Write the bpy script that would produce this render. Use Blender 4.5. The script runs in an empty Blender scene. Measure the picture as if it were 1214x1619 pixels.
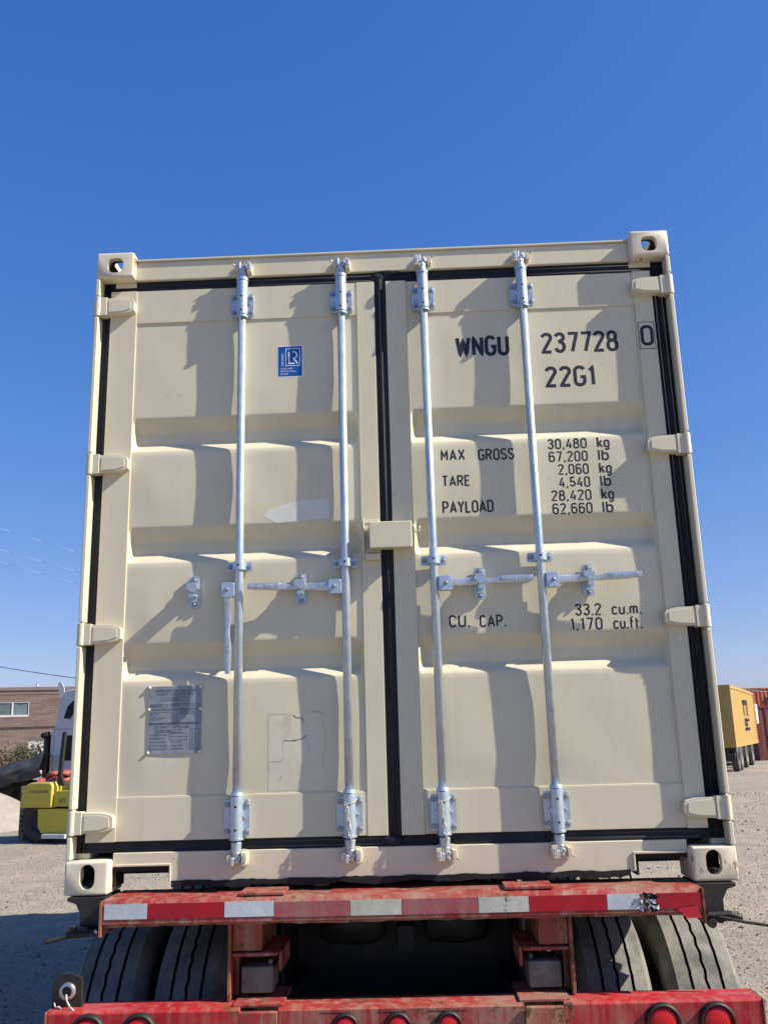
import bpy, bmesh, math, random
from mathutils import Vector, Matrix, noise as mnoise
random.seed(7)
R = math.radians
# ------------------------------------------------------------------ camera, sky, sun, exposure
Z0 = 1.19                                   # height of the container floor plane above the ground
scene = bpy.context.scene
col = scene.collection
cam_d = bpy.data.cameras.new('camera'); cam = bpy.data.objects.new('camera', cam_d); col.objects.link(cam)
scene.camera = cam
cam.location = (0.0808, -3.5319, Z0 + 0.5296)
cam.rotation_euler = (1.81203, 0.026784, 0.033373)
cam_d.sensor_fit = 'VERTICAL'; cam_d.sensor_height = 24.0; cam_d.lens = 24.0 * 1450 / 1619
cam_d.clip_start = 0.05; cam_d.clip_end = 3000
SUN = Vector((1.0, -0.225, 0.86)).normalized()
world = bpy.data.worlds.new('World'); scene.world = world; world.use_nodes = True
wn = world.node_tree; wn.nodes.clear()
sky = wn.nodes.new('ShaderNodeTexSky'); sky.sky_type = 'NISHITA'; sky.sun_disc = False
sky.sun_elevation = math.asin(SUN.z); sky.sun_rotation = math.atan2(SUN.x, SUN.y)
sky.air_density = 1.0; sky.dust_density = 0.6; sky.ozone_density = 1.5; sky.altitude = 0
bg = wn.nodes.new('ShaderNodeBackground'); bg.inputs[1].default_value = 0.06
wo = wn.nodes.new('ShaderNodeOutputWorld')
hs = wn.nodes.new('ShaderNodeHueSaturation'); hs.inputs['Saturation'].default_value = 1.35
wn.links.new(sky.outputs[0], hs.inputs['Color']); 
sp_ = wn.nodes.new('ShaderNodeSeparateColor'); cb_ = wn.nodes.new('ShaderNodeCombineColor'); wn.links.new(hs.outputs[0], sp_.inputs[0])
for i_, (g_, k_) in enumerate(((.78, 1.34), (.71, 1.57), (.53, 3.13))):      # colour response of a clear, deep blue autumn sky
    pw = wn.nodes.new('ShaderNodeMath'); pw.operation = 'POWER'; pw.inputs[1].default_value = g_; wn.links.new(sp_.outputs[i_], pw.inputs[0])
    ml = wn.nodes.new('ShaderNodeMath'); ml.operation = 'MULTIPLY'; ml.inputs[1].default_value = k_; wn.links.new(pw.outputs[0], ml.inputs[0]); wn.links.new(ml.outputs[0], cb_.inputs[i_])
wn.links.new(cb_.outputs[0], bg.inputs[0]); wn.links.new(bg.outputs[0], wo.inputs[0])
sd = bpy.data.lights.new('sun', 'SUN'); sd.energy = 5.0; sd.angle = R(0.5); sd.color = (1.0, 0.93, 0.80)
so = bpy.data.objects.new('sun', sd); col.objects.link(so); so.location = (10, -3, 12)
so.rotation_euler = SUN.to_track_quat('Z', 'Y').to_euler()
scene.view_settings.view_transform = 'Standard'; scene.view_settings.look = 'None'
scene.view_settings.exposure = 0.79; scene.view_settings.gamma = 1.0
scene.view_settings.use_curve_mapping = False

# ------------------------------------------------------------------ helpers
class NT:
    """small node-tree writer"""
    def __init__(s, name):
        s.m = bpy.data.materials.new(name); s.m.use_nodes = True
        s.t = s.m.node_tree; s.t.nodes.clear()
        s.out = s.n('ShaderNodeOutputMaterial'); s.b = s.n('ShaderNodeBsdfPrincipled')
        s.l(s.b.outputs[0], s.out.inputs[0]); s.tc = s.n('ShaderNodeTexCoord')
    def n(s, t, **k):
        x = s.t.nodes.new(t)
        for a, v in k.items(): setattr(x, a, v)
        return x
    def l(s, a, b): s.t.links.new(a, b)
    def noise(s, scale, detail=4, rough=.55, stretch=(1, 1, 1), off=(0, 0, 0)):
        mp = s.n('ShaderNodeMapping'); mp.inputs['Scale'].default_value = stretch; mp.inputs['Location'].default_value = off
        s.l(s.tc.outputs['Object'], mp.inputs[0])
        x = s.n('ShaderNodeTexNoise'); x.inputs['Scale'].default_value = scale
        x.inputs['Detail'].default_value = detail; x.inputs['Roughness'].default_value = rough
        s.l(mp.outputs[0], x.inputs['Vector']); return x.outputs['Fac']
    def ramp(s, fac, a, b, ca=(0, 0, 0, 1), cb=(1, 1, 1, 1)):
        x = s.n('ShaderNodeValToRGB'); e = x.color_ramp.elements
        e[0].position = a; e[1].position = b; e[0].color = ca; e[1].color = cb
        s.l(fac, x.inputs[0]); return x.outputs[0]
    def mix(s, fac, a, b):
        x = s.n('ShaderNodeMix', data_type='RGBA')
        for i, v in ((0, fac), (6, a), (7, b)):
            if isinstance(v, (int, float)): x.inputs[i].default_value = v
            elif isinstance(v, (tuple, list)): x.inputs[i].default_value = tuple(v) + ((1,) if len(v) == 3 else ())
            else: s.l(v, x.inputs[i])
        return x.outputs[2]
    def mul(s, a, b):
        x = s.n('ShaderNodeMath', operation='MULTIPLY')
        for i, v in ((0, a), (1, b)):
            if isinstance(v, (int, float)): x.inputs[i].default_value = v
            else: s.l(v, x.inputs[i])
        return x.outputs[0]
    def bump(s, h, strength=.2, dist=.01):
        x = s.n('ShaderNodeBump'); x.inputs['Strength'].default_value = strength; x.inputs['Distance'].default_value = dist
        s.l(h, x.inputs['Height']); s.l(x.outputs[0], s.b.inputs['Normal']); return x
    def set(s, col=None, rough=None, metal=None, spec=None):
        for k, v in (('Base Color', col), ('Roughness', rough), ('Metallic', metal), ('Specular IOR Level', spec)):
            if v is None: continue
            if isinstance(v, (int, float)): s.b.inputs[k].default_value = v
            elif isinstance(v, (tuple, list)): s.b.inputs[k].default_value = tuple(v) + ((1,) if len(v) == 3 else ())
            else: s.l(v, s.b.inputs[k])
        return s.m

def flat(name, c, rough=.6, metal=0., var=.12, scale=9., bump=0.):
    t = NT(name); f = t.noise(scale, 5)
    a = tuple(x * (1 - var) for x in c); b = tuple(min(1, x * (1 + var)) for x in c)
    m = t.set(t.mix(t.ramp(f, .3, .7), a, b), rough, metal)
    if bump: t.bump(t.noise(scale * 6, 4), bump, .004)
    return m

def paint(name, c, dirt=(.30, .24, .16), rust=(.16, .06, .02), dirt_amt=.25, rust_amt=0., rough=.42, bumpv=.03, chip=.62):
    t = NT(name)
    f1 = t.noise(2.2, 5); f2 = t.noise(14, 6, .6, (1, 1, .12)); f3 = t.noise(60, 3)
    base = t.mix(t.ramp(f1, .3, .7), tuple(x * .95 for x in c), tuple(min(1, x * 1.04) for x in c))
    streak = t.mul(t.ramp(f2, .56, .80), dirt_amt)
    c1 = t.mix(streak, base, dirt)
    spk = t.n('ShaderNodeTexVoronoi'); spk.inputs['Scale'].default_value = 17
    t.l(t.tc.outputs['Object'], spk.inputs['Vector'])
    sp = t.ramp(spk.outputs['Distance'], .035, .055, (1, 1, 1, 1), (0, 0, 0, 1))
    g = t.ramp(t.noise(3.1, 2, off=(5, 3, 1)), .55, .6)
    c1 = t.mix(t.mul(t.mul(sp, g), .75), c1, (.10, .075, .05))
    rr = rough
    if rust_amt:
        rf = t.ramp(t.noise(11, 8, .68), chip - .02, chip + .03)
        c1 = t.mix(t.mul(rf, rust_amt), c1, rust)
        rr = t.mix(t.mul(rf, rust_amt), (rough,) * 3, (.85,) * 3)
    st2 = t.noise(70, 5, .6, (1, 1, .03), (2, 5, 0)); c1 = t.mix(t.mul(t.ramp(st2, .52, .75), dirt_amt * .8), c1, tuple(x * .72 for x in c))
    sm = t.noise(5.5, 8, .72, off=(9, 4, 2)); c1 = t.mix(t.mul(t.ramp(sm, .58, .74), dirt_amt * .9), c1, tuple(x * .62 for x in c))
    m = t.set(c1, rr, 0., .4)
    t.bump(t.noise(45, 3), bumpv, .003)
    return m

M = {}
M['beige'] = paint('beige_paint', (.595, .546, .402), dirt_amt=.16, rough=.5)
M['beige_worn'] = paint('worn_beige_paint', (.61, .55, .42), dirt_amt=.5, rust_amt=.85, rough=.5, bumpv=.2, chip=.615)
M['beige_patch'] = flat('paler_touch_up_paint', (.62, .615, .54), .55, 0, .05, 30)
M['sealant_shade'] = flat('shade_black_sealant', (.004, .004, .004), .8, 0, .3, 20, .3)
t = NT('rubber_gasket'); f = t.noise(6, 5, .6, (1, 1, .3))
M['rubber'] = t.set(t.mix(t.ramp(f, .35, .75), (.009, .011, .017), (.022, .025, .032)), .6, 0., .25); t.bump(t.noise(80, 2), .05, .002)
t = NT('galvanised_steel'); f = t.noise(30, 6, .65); g = t.noise(5, 3)
c = t.mix(t.ramp(f, .35, .7), (.40, .48, .56), (.52, .60, .68)); c = t.mix(t.ramp(g, .5, .8), c, (.34, .41, .47))
M['galv'] = t.set(c, t.mix(f, (.30,) * 3, (.46,) * 3), .55); t.bump(t.noise(120, 2), .06, .001)
t = NT('cast_zinc'); f = t.noise(40, 6, .7)
M['cast'] = t.set(t.mix(t.ramp(f, .35, .65), (.44, .46, .48), (.60, .62, .64)), .3, .65); t.bump(f, .12, .001)
M['bolt'] = flat('zinc_bolt', (.32, .33, .34), .4, .7, .3, 90, .2)
M['dark_steel'] = flat('dark_grease_and_shade_steel', (.022, .020, .018), .55, .2, .5, 12, .3)
M['black'] = flat('black_lettering', (.011, .012, .018), .5, 0, .1, 40)
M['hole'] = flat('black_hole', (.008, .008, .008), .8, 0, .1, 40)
M['white_ink'] = flat('white_ink', (.80, .82, .84), .5, 0, .05, 40)
M['blue_sticker'] = flat('blue_sticker', (.010, .085, .33), .3, 0, .12, 20)
M['plate'] = flat('brushed_aluminium_plate', (.24, .265, .285), .5, .2, .2, 25, .08)
M['plate_ink'] = flat('dark_plate_ink', (.045, .055, .08), .5, .0, .2, 50)

def red_paint(name, c, wear, dust, dustc=(.42, .30, .22)):
    t = NT(name)
    f1 = t.noise(3.2, 6, .6); f2 = t.noise(9, 9, .74); f3 = t.noise(24, 6, .65, (1, 1, .10), (3, 0, 0)); f4 = t.noise(34, 7, .75, off=(1, 2, 3)); f5 = t.noise(2.3, 7, .7, off=(7, 1, 2))
    base = t.mix(t.ramp(f1, .3, .7), tuple(x * .72 for x in c), tuple(x * 1.15 for x in c))
    b1 = t.mix(t.mul(t.ramp(f3, .46, .70), dust * .7), base, dustc)
    b1 = t.mix(t.mul(t.ramp(f5, .50, .66), dust * .8), b1, t.mix(f4, tuple(x * .55 for x in dustc), dustc))
    rc = t.mix(t.ramp(f4, .4, .65), (.06, .025, .013), (.24, .105, .045))
    b2 = t.mix(t.mul(t.ramp(f2, .70 - .17 * wear, .72 - .17 * wear), .92), b1, rc)
    b3 = t.mix(t.mul(t.ramp(f4, .62, .66), .65 * wear), b2, (.035, .022, .018))
    m = t.set(b3, t.mix(t.ramp(f2, .5, .7), (.45,) * 3, (.85,) * 3), 0., .3)
    t.bump(t.mix(.5, t.mix(0., f2, f2), f4), .5, .005)
    return m
M['red'] = red_paint('red_paint', (.36, .013, .020), .55, .50)
M['red_worn'] = red_paint('worn_red_paint', (.28, .032, .030), .75, 1.0, (.34, .25, .18))
M['red_rust'] = red_paint('rusted_red_paint', (.30, .06, .04), 1.0, .9, (.36, .27, .17))
M['tape_white'] = red_paint('white_reflective_tape', (.50, .55, .58), .22, .35, (.34, .34, .33))
M['tape_dirty'] = red_paint('dirty_reflective_tape', (.50, .50, .44), .45, .5, (.36, .33, .25))
M['tape_red'] = red_paint('red_reflective_tape', (.36, .008, .018), .12, .25, (.20, .03, .035))
t = NT('red_lens'); M['lens'] = t.set((.5, .008, .012), .12, 0); t.bump(t.noise(70, 2), .1, .002)
def tyre_mat(name, a, b):
    t = NT(name); f = t.noise(7, 6, .65); g = t.noise(60, 5, .7)
    c = t.mix(t.ramp(f, .35, .68), a, b); c = t.mix(t.mul(t.ramp(g, .55, .75), .4), c, tuple(x * .35 for x in b))
    t.set(c, .85); t.bump(g, .5, .004); return t.m
M['tyre'] = tyre_mat('dusty_tyre_rubber', (.10, .098, .09), (.28, .262, .225))
M['tyre_far'] = tyre_mat('grey_tyre_rubber', (.06, .06, .06), (.10, .10, .095))
M['tyre_dark'] = tyre_mat('dark_tyre_rubber', (.02, .02, .02), (.05, .05, .047))
M['wood_block'] = flat('dirty_rubber_block', (.13, .115, .09), .8, 0, .35, 18, .4)
M['string'] = flat('grey_twine', (.50, .47, .43), .9, 0, .3, 200, .3)
M['glass'] = flat('dark_window_glass', (.02, .035, .07), .08, 0, .1, 2)
M['white_paint'] = paint('white_vehicle_paint', (.66, .67, .66), dirt_amt=.2)
M['chrome'] = flat('scuffed_grey_metal', (.45, .45, .45), .3, .8, .2, 20)

class MB:
    """collects shapes into one bmesh; several materials allowed"""
    def __init__(s): s.bm = bmesh.new(); s.mats = []; s.cur = 0
    def mat(s, m):
        m = M[m] if isinstance(m, str) else m
        if m not in s.mats: s.mats.append(m)
        s.cur = s.mats.index(m); return s
    def _f(s, vs, smooth=False):
        try: f = s.bm.faces.new(vs)
        except ValueError: return None
        f.material_index = s.cur; f.smooth = smooth; return f
    def box(s, x0, x1, y0, y1, z0, z1, mtx=None):
        p = [Vector((x, y, z)) for x in (x0, x1) for y in (y0, y1) for z in (z0, z1)]
        if mtx: p = [mtx @ v for v in p]
        v = [s.bm.verts.new(q) for q in p]
        for i in ((0, 1, 3, 2), (4, 6, 7, 5), (0, 4, 5, 1), (2, 3, 7, 6), (0, 2, 6, 4), (1, 5, 7, 3)): s._f([v[k] for k in i])
        return s
    def cyl(s, a, b, r0, r1=None, n=20, caps=True, smooth=True):
        a = Vector(a); b = Vector(b); r1 = r0 if r1 is None else r1
        d = (b - a).normalized(); q = d.to_track_quat('Z', 'Y')
        A = []; B = []
        for i in range(n):
            t = 2 * math.pi * i / n; u = q @ Vector((math.cos(t), math.sin(t), 0))
            A.append(s.bm.verts.new(a + u * r0)); B.append(s.bm.verts.new(b + u * r1))
        for i in range(n): s._f([A[i], A[(i + 1) % n], B[(i + 1) % n], B[i]], smooth)
        if caps: s._f(A[::-1]); s._f(B)
        return s
    def tube(s, pts, r, n=8):
        for i in range(len(pts) - 1): s.cyl(pts[i], pts[i + 1], r, n=n)
        return s
    def prism(s, pts, axis, a, b, mtx=None):
        """2-D outline pts extruded along axis ('x': pts=(y,z), 'y': pts=(x,z), 'z': pts=(x,y))"""
        def mk(p, t):
            v = {'x': (t, p[0], p[1]), 'y': (p[0], t, p[1]), 'z': (p[0], p[1], t)}[axis]
            v = Vector(v); return mtx @ v if mtx else v
        A = [s.bm.verts.new(mk(p, a)) for p in pts]; B = [s.bm.verts.new(mk(p, b)) for p in pts]
        n = len(pts)
        for i in range(n): s._f([A[i], A[(i + 1) % n], B[(i + 1) % n], B[i]])
        s._f(A[::-1]); s._f(B); return s
    def lathe(s, prof, c, axis='x', n=48, smooth=True):
        """prof = [(along, radius)] about an axis through c"""
        c = Vector(c); rings = []
        for (u, r) in prof:
            ring = []
            for i in range(n):
                t = 2 * math.pi * i / n; ca, sa = math.cos(t) * r, math.sin(t) * r
                v = {'x': (u, ca, sa), 'y': (ca, u, sa), 'z': (ca, sa, u)}[axis]
                ring.append(s.bm.verts.new(c + Vector(v)))
            rings.append(ring)
        for a, b in zip(rings, rings[1:]):
            for i in range(n): s._f([a[i], a[(i + 1) % n], b[(i + 1) % n], b[i]], smooth)
        return s
    def ball(s, c, r, sx=1, sy=1, sz=1, n=10):
        c = Vector(c); rings = []
        for j in range(1, n):
            ph = math.pi * j / n
            rings.append([s.bm.verts.new(c + Vector((r * sx * math.sin(ph) * math.cos(2 * math.pi * i / (2 * n)), r * sy * math.sin(ph) * math.sin(2 * math.pi * i / (2 * n)), r * sz * math.cos(ph)))) for i in range(2 * n)])
        t = s.bm.verts.new(c + Vector((0, 0, r * sz))); b = s.bm.verts.new(c - Vector((0, 0, r * sz)))
        m = 2 * n
        for a, d in zip(rings, rings[1:]):
            for i in range(m): s._f([a[i], a[(i + 1) % m], d[(i + 1) % m], d[i]], True)
        for i in range(m):
            s._f([t, rings[0][(i + 1) % m], rings[0][i]], True); s._f([b, rings[-1][i], rings[-1][(i + 1) % m]], True)
        return s
    def build(s, name, parent=None, loc=(0, 0, 0), bevel=0., seg=2, smooth_angle=35, fix=True, rot=None):
        if fix: bmesh.ops.recalc_face_normals(s.bm, faces=s.bm.faces)
        me = bpy.data.meshes.new(name); s.bm.to_mesh(me); s.bm.free()
        for m in s.mats: me.materials.append(m)
        if bevel:
            for p in me.polygons: p.use_smooth = True
            me.set_sharp_from_angle(angle=R(smooth_angle))
        o = bpy.data.objects.new(name, me); col.objects.link(o); o.location = loc
        if rot: o.rotation_euler = rot
        if parent: o.parent = parent
        if bevel:
            b = o.modifiers.new('bevel', 'BEVEL'); b.width = bevel; b.segments = seg; b.limit_method = 'ANGLE'
            b.angle_limit = R(35); b.harden_normals = True
        return o

def rrect(w, h, r, n=5, cx=0, cz=0):
    pts = []
    for (sx, sz, a0) in ((1, 1, 0), (-1, 1, 90), (-1, -1, 180), (1, -1, 270)):
        for i in range(n + 1):
            a = R(a0 + 90 * i / n); pts.append((cx + sx * (w / 2 - r) + r * math.cos(a), cz + sz * (h / 2 - r) + r * math.sin(a)))
    return pts

def empty(name, label, cat, loc=(0, 0, 0), rz=0., group=None):
    o = bpy.data.objects.new(name, None); col.objects.link(o); o.location = loc; o.rotation_euler = (0, 0, rz)
    o.empty_display_size = .3; o['label'] = label; o['category'] = cat
    if group: o['group'] = group
    return o
def tag(o, label, cat, group=None):
    o['label'] = label; o['category'] = cat
    if group: o['group'] = group
    return o
def copy_tree(o, parent=None):
    c = o.copy(); col.objects.link(c); c.parent = parent
    for ch in [x for x in bpy.data.objects if x.parent == o]: copy_tree(ch, c)
    return c

# ------------------------------------------------------------------ stroke lettering
def arc(cx, cy, rx, ry, a0, a1, n=9): return [(cx + rx * math.cos(R(a0 + (a1 - a0) * i / n)), cy + ry * math.sin(R(a0 + (a1 - a0) * i / n))) for i in range(n + 1)]
def oval(w, h=1., y0=0.):  # closed straight-sided oval
    r = w / 2
    return arc(r, y0 + h - r, r, r, 0, 180) + arc(r, y0 + r, r, r, 180, 360) + [(w, y0 + h - r)]
W_ = .40
G = {
 '0': (W_, [oval(W_)]),
 '1': (.16, [[(.0, .80), (.14, 1), (.14, 0)]]),
 '2': (W_, [arc(.2, .8, .2, .2, 170, -25) + [(.0, .0), (.40, .0)]]),
 '3': (W_, [arc(.2, .8, .19, .2, 165, -80) + [(.14, .55)], [(.14, .55)] + arc(.2, .28, .2, .27, 80, -165)]),
 '4': (W_, [[(.26, 1), (.0, .26), (.42, .26)], [(.31, .55), (.31, 0)]]),
 '5': (W_, [[(.38, 1), (.05, 1), (.03, .55)] + arc(.2, .34, .2, .26, 120, -160)]),
 '6': (W_, [arc(.2, .8, .2, .2, 15, 180) + [(.0, .3)], oval(W_, .6)]),
 '7': (W_, [[(.0, 1), (.40, 1), (.16, 0)]]),
 '8': (W_, [oval(W_, .54), [(.03 + x * .34 / .4, y) for x, y in oval(W_, .48, .52)]]),
 'W': (.60, [[(0, 1), (.14, 0), (.30, .86), (.46, 0), (.60, 1)]]),
 'N': (.42, [[(0, 0), (0, 1), (.42, 0), (.42, 1)]]),
 'G': (.42, [arc(.21, .79, .21, .21, 20, 180) + arc(.21, .21, .21, .21, 180, 360) + [(.42, .45), (.24, .45)]]),
 'U': (.42, [[(0, 1)] + arc(.21, .21, .21, .21, 180, 360) + [(.42, 1)]]),
 'M': (.46, [[(0, 0), (0, 1), (.23, .30), (.46, 1), (.46, 0)]]),
 'A': (.46, [[(0, 0), (.23, 1), (.46, 0)], [(.08, .28), (.38, .28)]]),
 'X': (.44, [[(0, 0), (.44, 1)], [(0, 1), (.44, 0)]]),
 'R': (.42, [[(0, 0), (0, 1), (.2, 1)] + arc(.2, .75, .21, .25, 90, -90) + [(0, .5)], [(.2, .5), (.42, 0)]]),
 'O': (.42, [oval(.42)]),
 'S': (.40, [arc(.2, .8, .2, .2, 15, 180, 8) + arc(.2, .72, .2, .2, 200, 250, 3) + arc(.2, .26, .2, .24, 60, -165, 10)]),
 'T': (.42, [[(0, 1), (.42, 1)], [(.21, 1), (.21, 0)]]),
 'E': (.36, [[(.36, 1), (0, 1), (0, 0), (.36, 0)], [(0, .52), (.3, .52)]]),
 'P': (.42, [[(0, 0), (0, 1), (.2, 1)] + arc(.2, .73, .21, .27, 90, -90) + [(0, .46)]]),
 'Y': (.44, [[(0, 1), (.22, .48), (.44, 1)], [(.22, .5), (.22, 0)]]),
 'L': (.34, [[(0, 1), (0, 0), (.34, 0)]]),
 'D': (.42, [[(.18, 0), (0, 0), (0, 1), (.18, 1)] + arc(.18, .76, .23, .24, 90, 0) + arc(.18, .24, .23, .24, 0, -90)]),
 'C': (.40, [arc(.2, .79, .2, .21, 15, 180) + arc(.2, .21, .2, .21, 180, 345)]),
 'k': (.36, [[(0, 0), (0, 1)], [(.34, .66), (.02, .30)], [(.12, .40), (.36, 0)]]),
 'g': (.36, [oval(.36, .66), [(.36, .66), (.36, -.12)] + arc(.18, -.10, .18, .17, 0, -150)]),
 'l': (.02, [[(0.01, 0), (0.01, 1)]]),
 'b': (.36, [[(0, 0), (0, 1)], oval(.36, .66)]),
 'c': (.34, [arc(.17, .49, .17, .17, 20, 180) + arc(.17, .17, .17, .17, 180, 340)]),
 'u': (.34, [[(0, .66)] + arc(.17, .17, .17, .17, 180, 360) + [(.34, .66)], [(.34, .4), (.34, 0)]]),
 'm': (.52, [[(0, 0), (0, .66)], [(0, .5)] + arc(.13, .52, .13, .14, 180, 0) + [(.26, 0)], [(.26, .5)] + arc(.39, .52, .13, .14, 180, 0) + [(.52, 0)]]),
 'f': (.24, [arc(.22, .84, .14, .16, 75, 180) + [(.08, 0)], [(0, .62), (.24, .62)]]),
 't': (.24, [[(.08, .92), (.08, .12)] + arc(.18, .12, .10, .12, 180, 290), [(0, .62), (.24, .62)]]),
 '.': (.04, [[(.02, -.07), (.02, .09)]]), ',': (.06, [[(.0, -.14), (.05, .10)]]), ' ': (.42, []), '|': (.0, []),
}
def ribbon(mb, pts, wid, fn, lift):
    # densify
    q = []
    for a, b in zip(pts, pts[1:]):
        L = math.dist(a, b); n = max(1, int(L / .012))
        if L < 1e-6: continue
        for i in range(n): q.append((a[0] + (b[0] - a[0]) * i / n, a[1] + (b[1] - a[1]) * i / n))
    q.append(pts[-1])
    closed = math.dist(q[0], q[-1]) < 1e-5
    if closed: q = q[:-1]
    n = len(q); L = []; Rr = []
    for i in range(n):
        p = q[i]; a = q[(i - 1) % n] if (closed or i) else None; b = q[(i + 1) % n] if (closed or i < n - 1) else None
        def nrm(u, v): d = math.dist(u, v) or 1; return (-(v[1] - u[1]) / d, (v[0] - u[0]) / d)
        n1 = nrm(a, p) if a else None; n2 = nrm(p, b) if b else None
        if n1 and n2:
            m = (n1[0] + n2[0], n1[1] + n2[1]); l = math.hypot(*m) or 1; m = (m[0] / l, m[1] / l)
            k = 1 / max(.72, m[0] * n1[0] + m[1] * n1[1])
        else: m = n1 or n2; k = 1
        h = wid / 2 * k
        for arr, sg in ((L, 1), (Rr, -1)):
            x, z = p[0] + sg * m[0] * h, p[1] + sg * m[1] * h
            arr.append(mb.bm.verts.new((x, fn(x, z) - lift, z)))
    for i in range(n if closed else n - 1):
        j = (i + 1) % n; mb._f([L[i], L[j], Rr[j], Rr[i]])
def lettering(mb, text, x0, x1, z0, z1, fn, weight=.155, gap=.14, aspect=1.0):
    h = z1 - z0; tot = sum(G[c][0] for c in text) + gap * (len(text) - 1)
    sx = (x1 - x0) / tot; x = x0; w = weight * h
    for k, ch in enumerate(text):
        gw, st = G[ch]
        for i, s in enumerate(st):
            ribbon(mb, [(x + px * sx, z0 + w / 2 + pz * (h - w)) for px, pz in s], w, fn, .0003 + .0001 * i)
        x += (gw + gap) * sx
def text_mesh(mb, text, x, z, size, y, sx=1., align='LEFT', rot=0., fn=None):
    """built-in font text laid in an x-z plane"""
    cu = bpy.data.curves.new('t', 'FONT'); cu.body = text; cu.size = 1; cu.align_x = align; cu.resolution_u = 3
    o = bpy.data.objects.new('t', cu); col.objects.link(o)
    bpy.context.view_layer.update()
    me = bpy.data.meshes.new_from_object(o.evaluated_get(bpy.context.evaluated_depsgraph_get()))
    vs = []
    for v in me.vertices:
        a, b = v.co.x * size * sx, v.co.y * size
        a, b = a * math.cos(rot) - b * math.sin(rot), a * math.sin(rot) + b * math.cos(rot)
        vs.append(mb.bm.verts.new((x + a, y if fn is None else fn(x + a, z + b), z + b)))
    for p in me.polygons: mb._f([vs[i] for i in p.vertices])
    bpy.data.objects.remove(o); bpy.data.curves.remove(cu); bpy.data.meshes.remove(me)

# ------------------------------------------------------------------ ground
def ground_mat():
    t = NT('gravel_ground')
    n1 = t.noise(.35, 6, .6); n2 = t.noise(1.9, 9, .68); n3 = t.noise(34, 9, .75); n5 = t.noise(9, 8, .7, off=(3, 1, 0))
    c = t.mix(t.ramp(n1, .42, .58), (.235, .212, .180), (.340, .290, .212))
    c = t.mix(t.mul(t.ramp(n2, .46, .60), .8), c, (.205, .188, .165))
    c = t.mix(t.mul(t.ramp(n5, .50, .64), .5), c, (.37, .325, .25))
    c = t.mix(t.mul(t.ramp(n3, .46, .60), .7), c, (.39, .345, .275))
    c = t.mix(t.mul(t.ramp(n3, .34, .45, (1, 1, 1, 1), (0, 0, 0, 1)), .8), c, (.085, .076, .064))
    v = t.n('ShaderNodeTexVoronoi'); v.inputs['Scale'].default_value = 22; t.l(t.tc.outputs['Object'], v.inputs['Vector'])
    st = t.ramp(v.outputs['Distance'], .10, .35, (1, 1, 1, 1), (0, 0, 0, 1))
    pick = t.ramp(v.outputs['Color'], .55, .6)
    c = t.mix(t.mul(t.mul(st, pick), .55), c, (0.291, 0.279, 0.260))
    t.set(c, .95, 0., .2)
    h = t.mix(.35, t.mix(.4, n3, n5), st)
    t.bump(h, 1., .05)
    return t.m
M['ground'] = ground_mat()
def gz(x, y):   # gentle swells only
    d = math.hypot(x, y - 0)
    k = min(1, max(0, (d - 1) / 8))
    from_n = 0.
    if -7 < x < 6 and -1.2 < y < 12:
        p = Vector((x, y, 0)); from_n = .012 * mnoise.noise(p * 3.1) + .009 * mnoise.noise(p * 8.3)
        if x > 1.2: q = (x * .80 - y * .34); from_n += .006 * math.sin(q * 46 + 2 * mnoise.noise(p * 1.5)) * max(0, mnoise.noise(p * .9 + Vector((4, 2, 0))))
    return from_n + k * (.018 * math.sin(x * 1.3 + y * .7) + .014 * math.sin(x * .5 - y * 1.9 + 1) + .008 * math.sin(x * 3.1 + 2) * math.sin(y * 2.7))
bm = bmesh.new()
def ladder(lo, hi, fine, a, b):
    o = []; x = lo
    while x < hi:
        o.append(x)
        d = max(0, a - x, x - b); x += max(fine, d * .12)
    o.append(hi); return o
xs = ladder(-900, 900, .055, -5.5, 4.5); ys = ladder(-60, 1500, .055, -1.2, 9)
vv = [[bm.verts.new((x, y, gz(x, y))) for x in xs] for y in ys]
for j in range(len(ys) - 1):
    for i in range(len(xs) - 1):
        f = bm.faces.new((vv[j][i], vv[j][i + 1], vv[j + 1][i + 1], vv[j + 1][i])); f.smooth = True
me = bpy.data.meshes.new('gravel_ground'); bm.to_mesh(me); bm.free(); me.materials.append(M['ground'])
o = bpy.data.objects.new('ground', me); col.objects.link(o); o['kind'] = 'structure'

# loose stones
t = NT('loose_stone'); oi = t.noise(9., 2)
M['stone'] = t.set(t.mix(t.ramp(oi, .42, .58), (.12, .108, .092), (.31, .28, .235)), .9); t.bump(t.noise(90, 3), .4, .004)
mb = MB().mat('stone')
def stone(x, y, r):
    z = gz(x, y); c = Vector((x, y, z + r * .12))
    base = [(1, 0, 0), (-1, 0, 0), (0, 1, 0), (0, -1, 0), (0, 0, 1), (0, 0, -1)]
    q = Matrix.Rotation(random.uniform(0, 6.28), 3, 'Z') @ Matrix.Rotation(random.uniform(0, 3), 3, 'X')
    vs = [mb.bm.verts.new(c + q @ Vector(b) * r * random.uniform(.6, 1.1)) for b in base]
    for f in ((0, 2, 4), (2, 1, 4), (1, 3, 4), (3, 0, 4), (2, 0, 5), (1, 2, 5), (3, 1, 5), (0, 3, 5)): mb._f([vs[i] for i in f])
k_ = 0
while k_ < 17000:
    s = 1 if random.random() < .6 else -1
    y = -1 + 24 * random.random() ** 1.7
    x = s * (1.0 + random.random() ** 1.1 * (2.4 + y * .45))
    if mnoise.noise(Vector((x * .9, y * .7, 3))) + random.uniform(-.5, .5) < 0: continue
    stone(x, y, random.choice((.005, .006, .007, .008, .010, .012, .016) + ((.024,) if random.random() < .2 else ())) * (1 + y * .035)); k_ += 1
for i in range(900):
    stone(random.uniform(-1.4, 1.4), random.uniform(3, 13), random.uniform(.008, .02))
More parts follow.
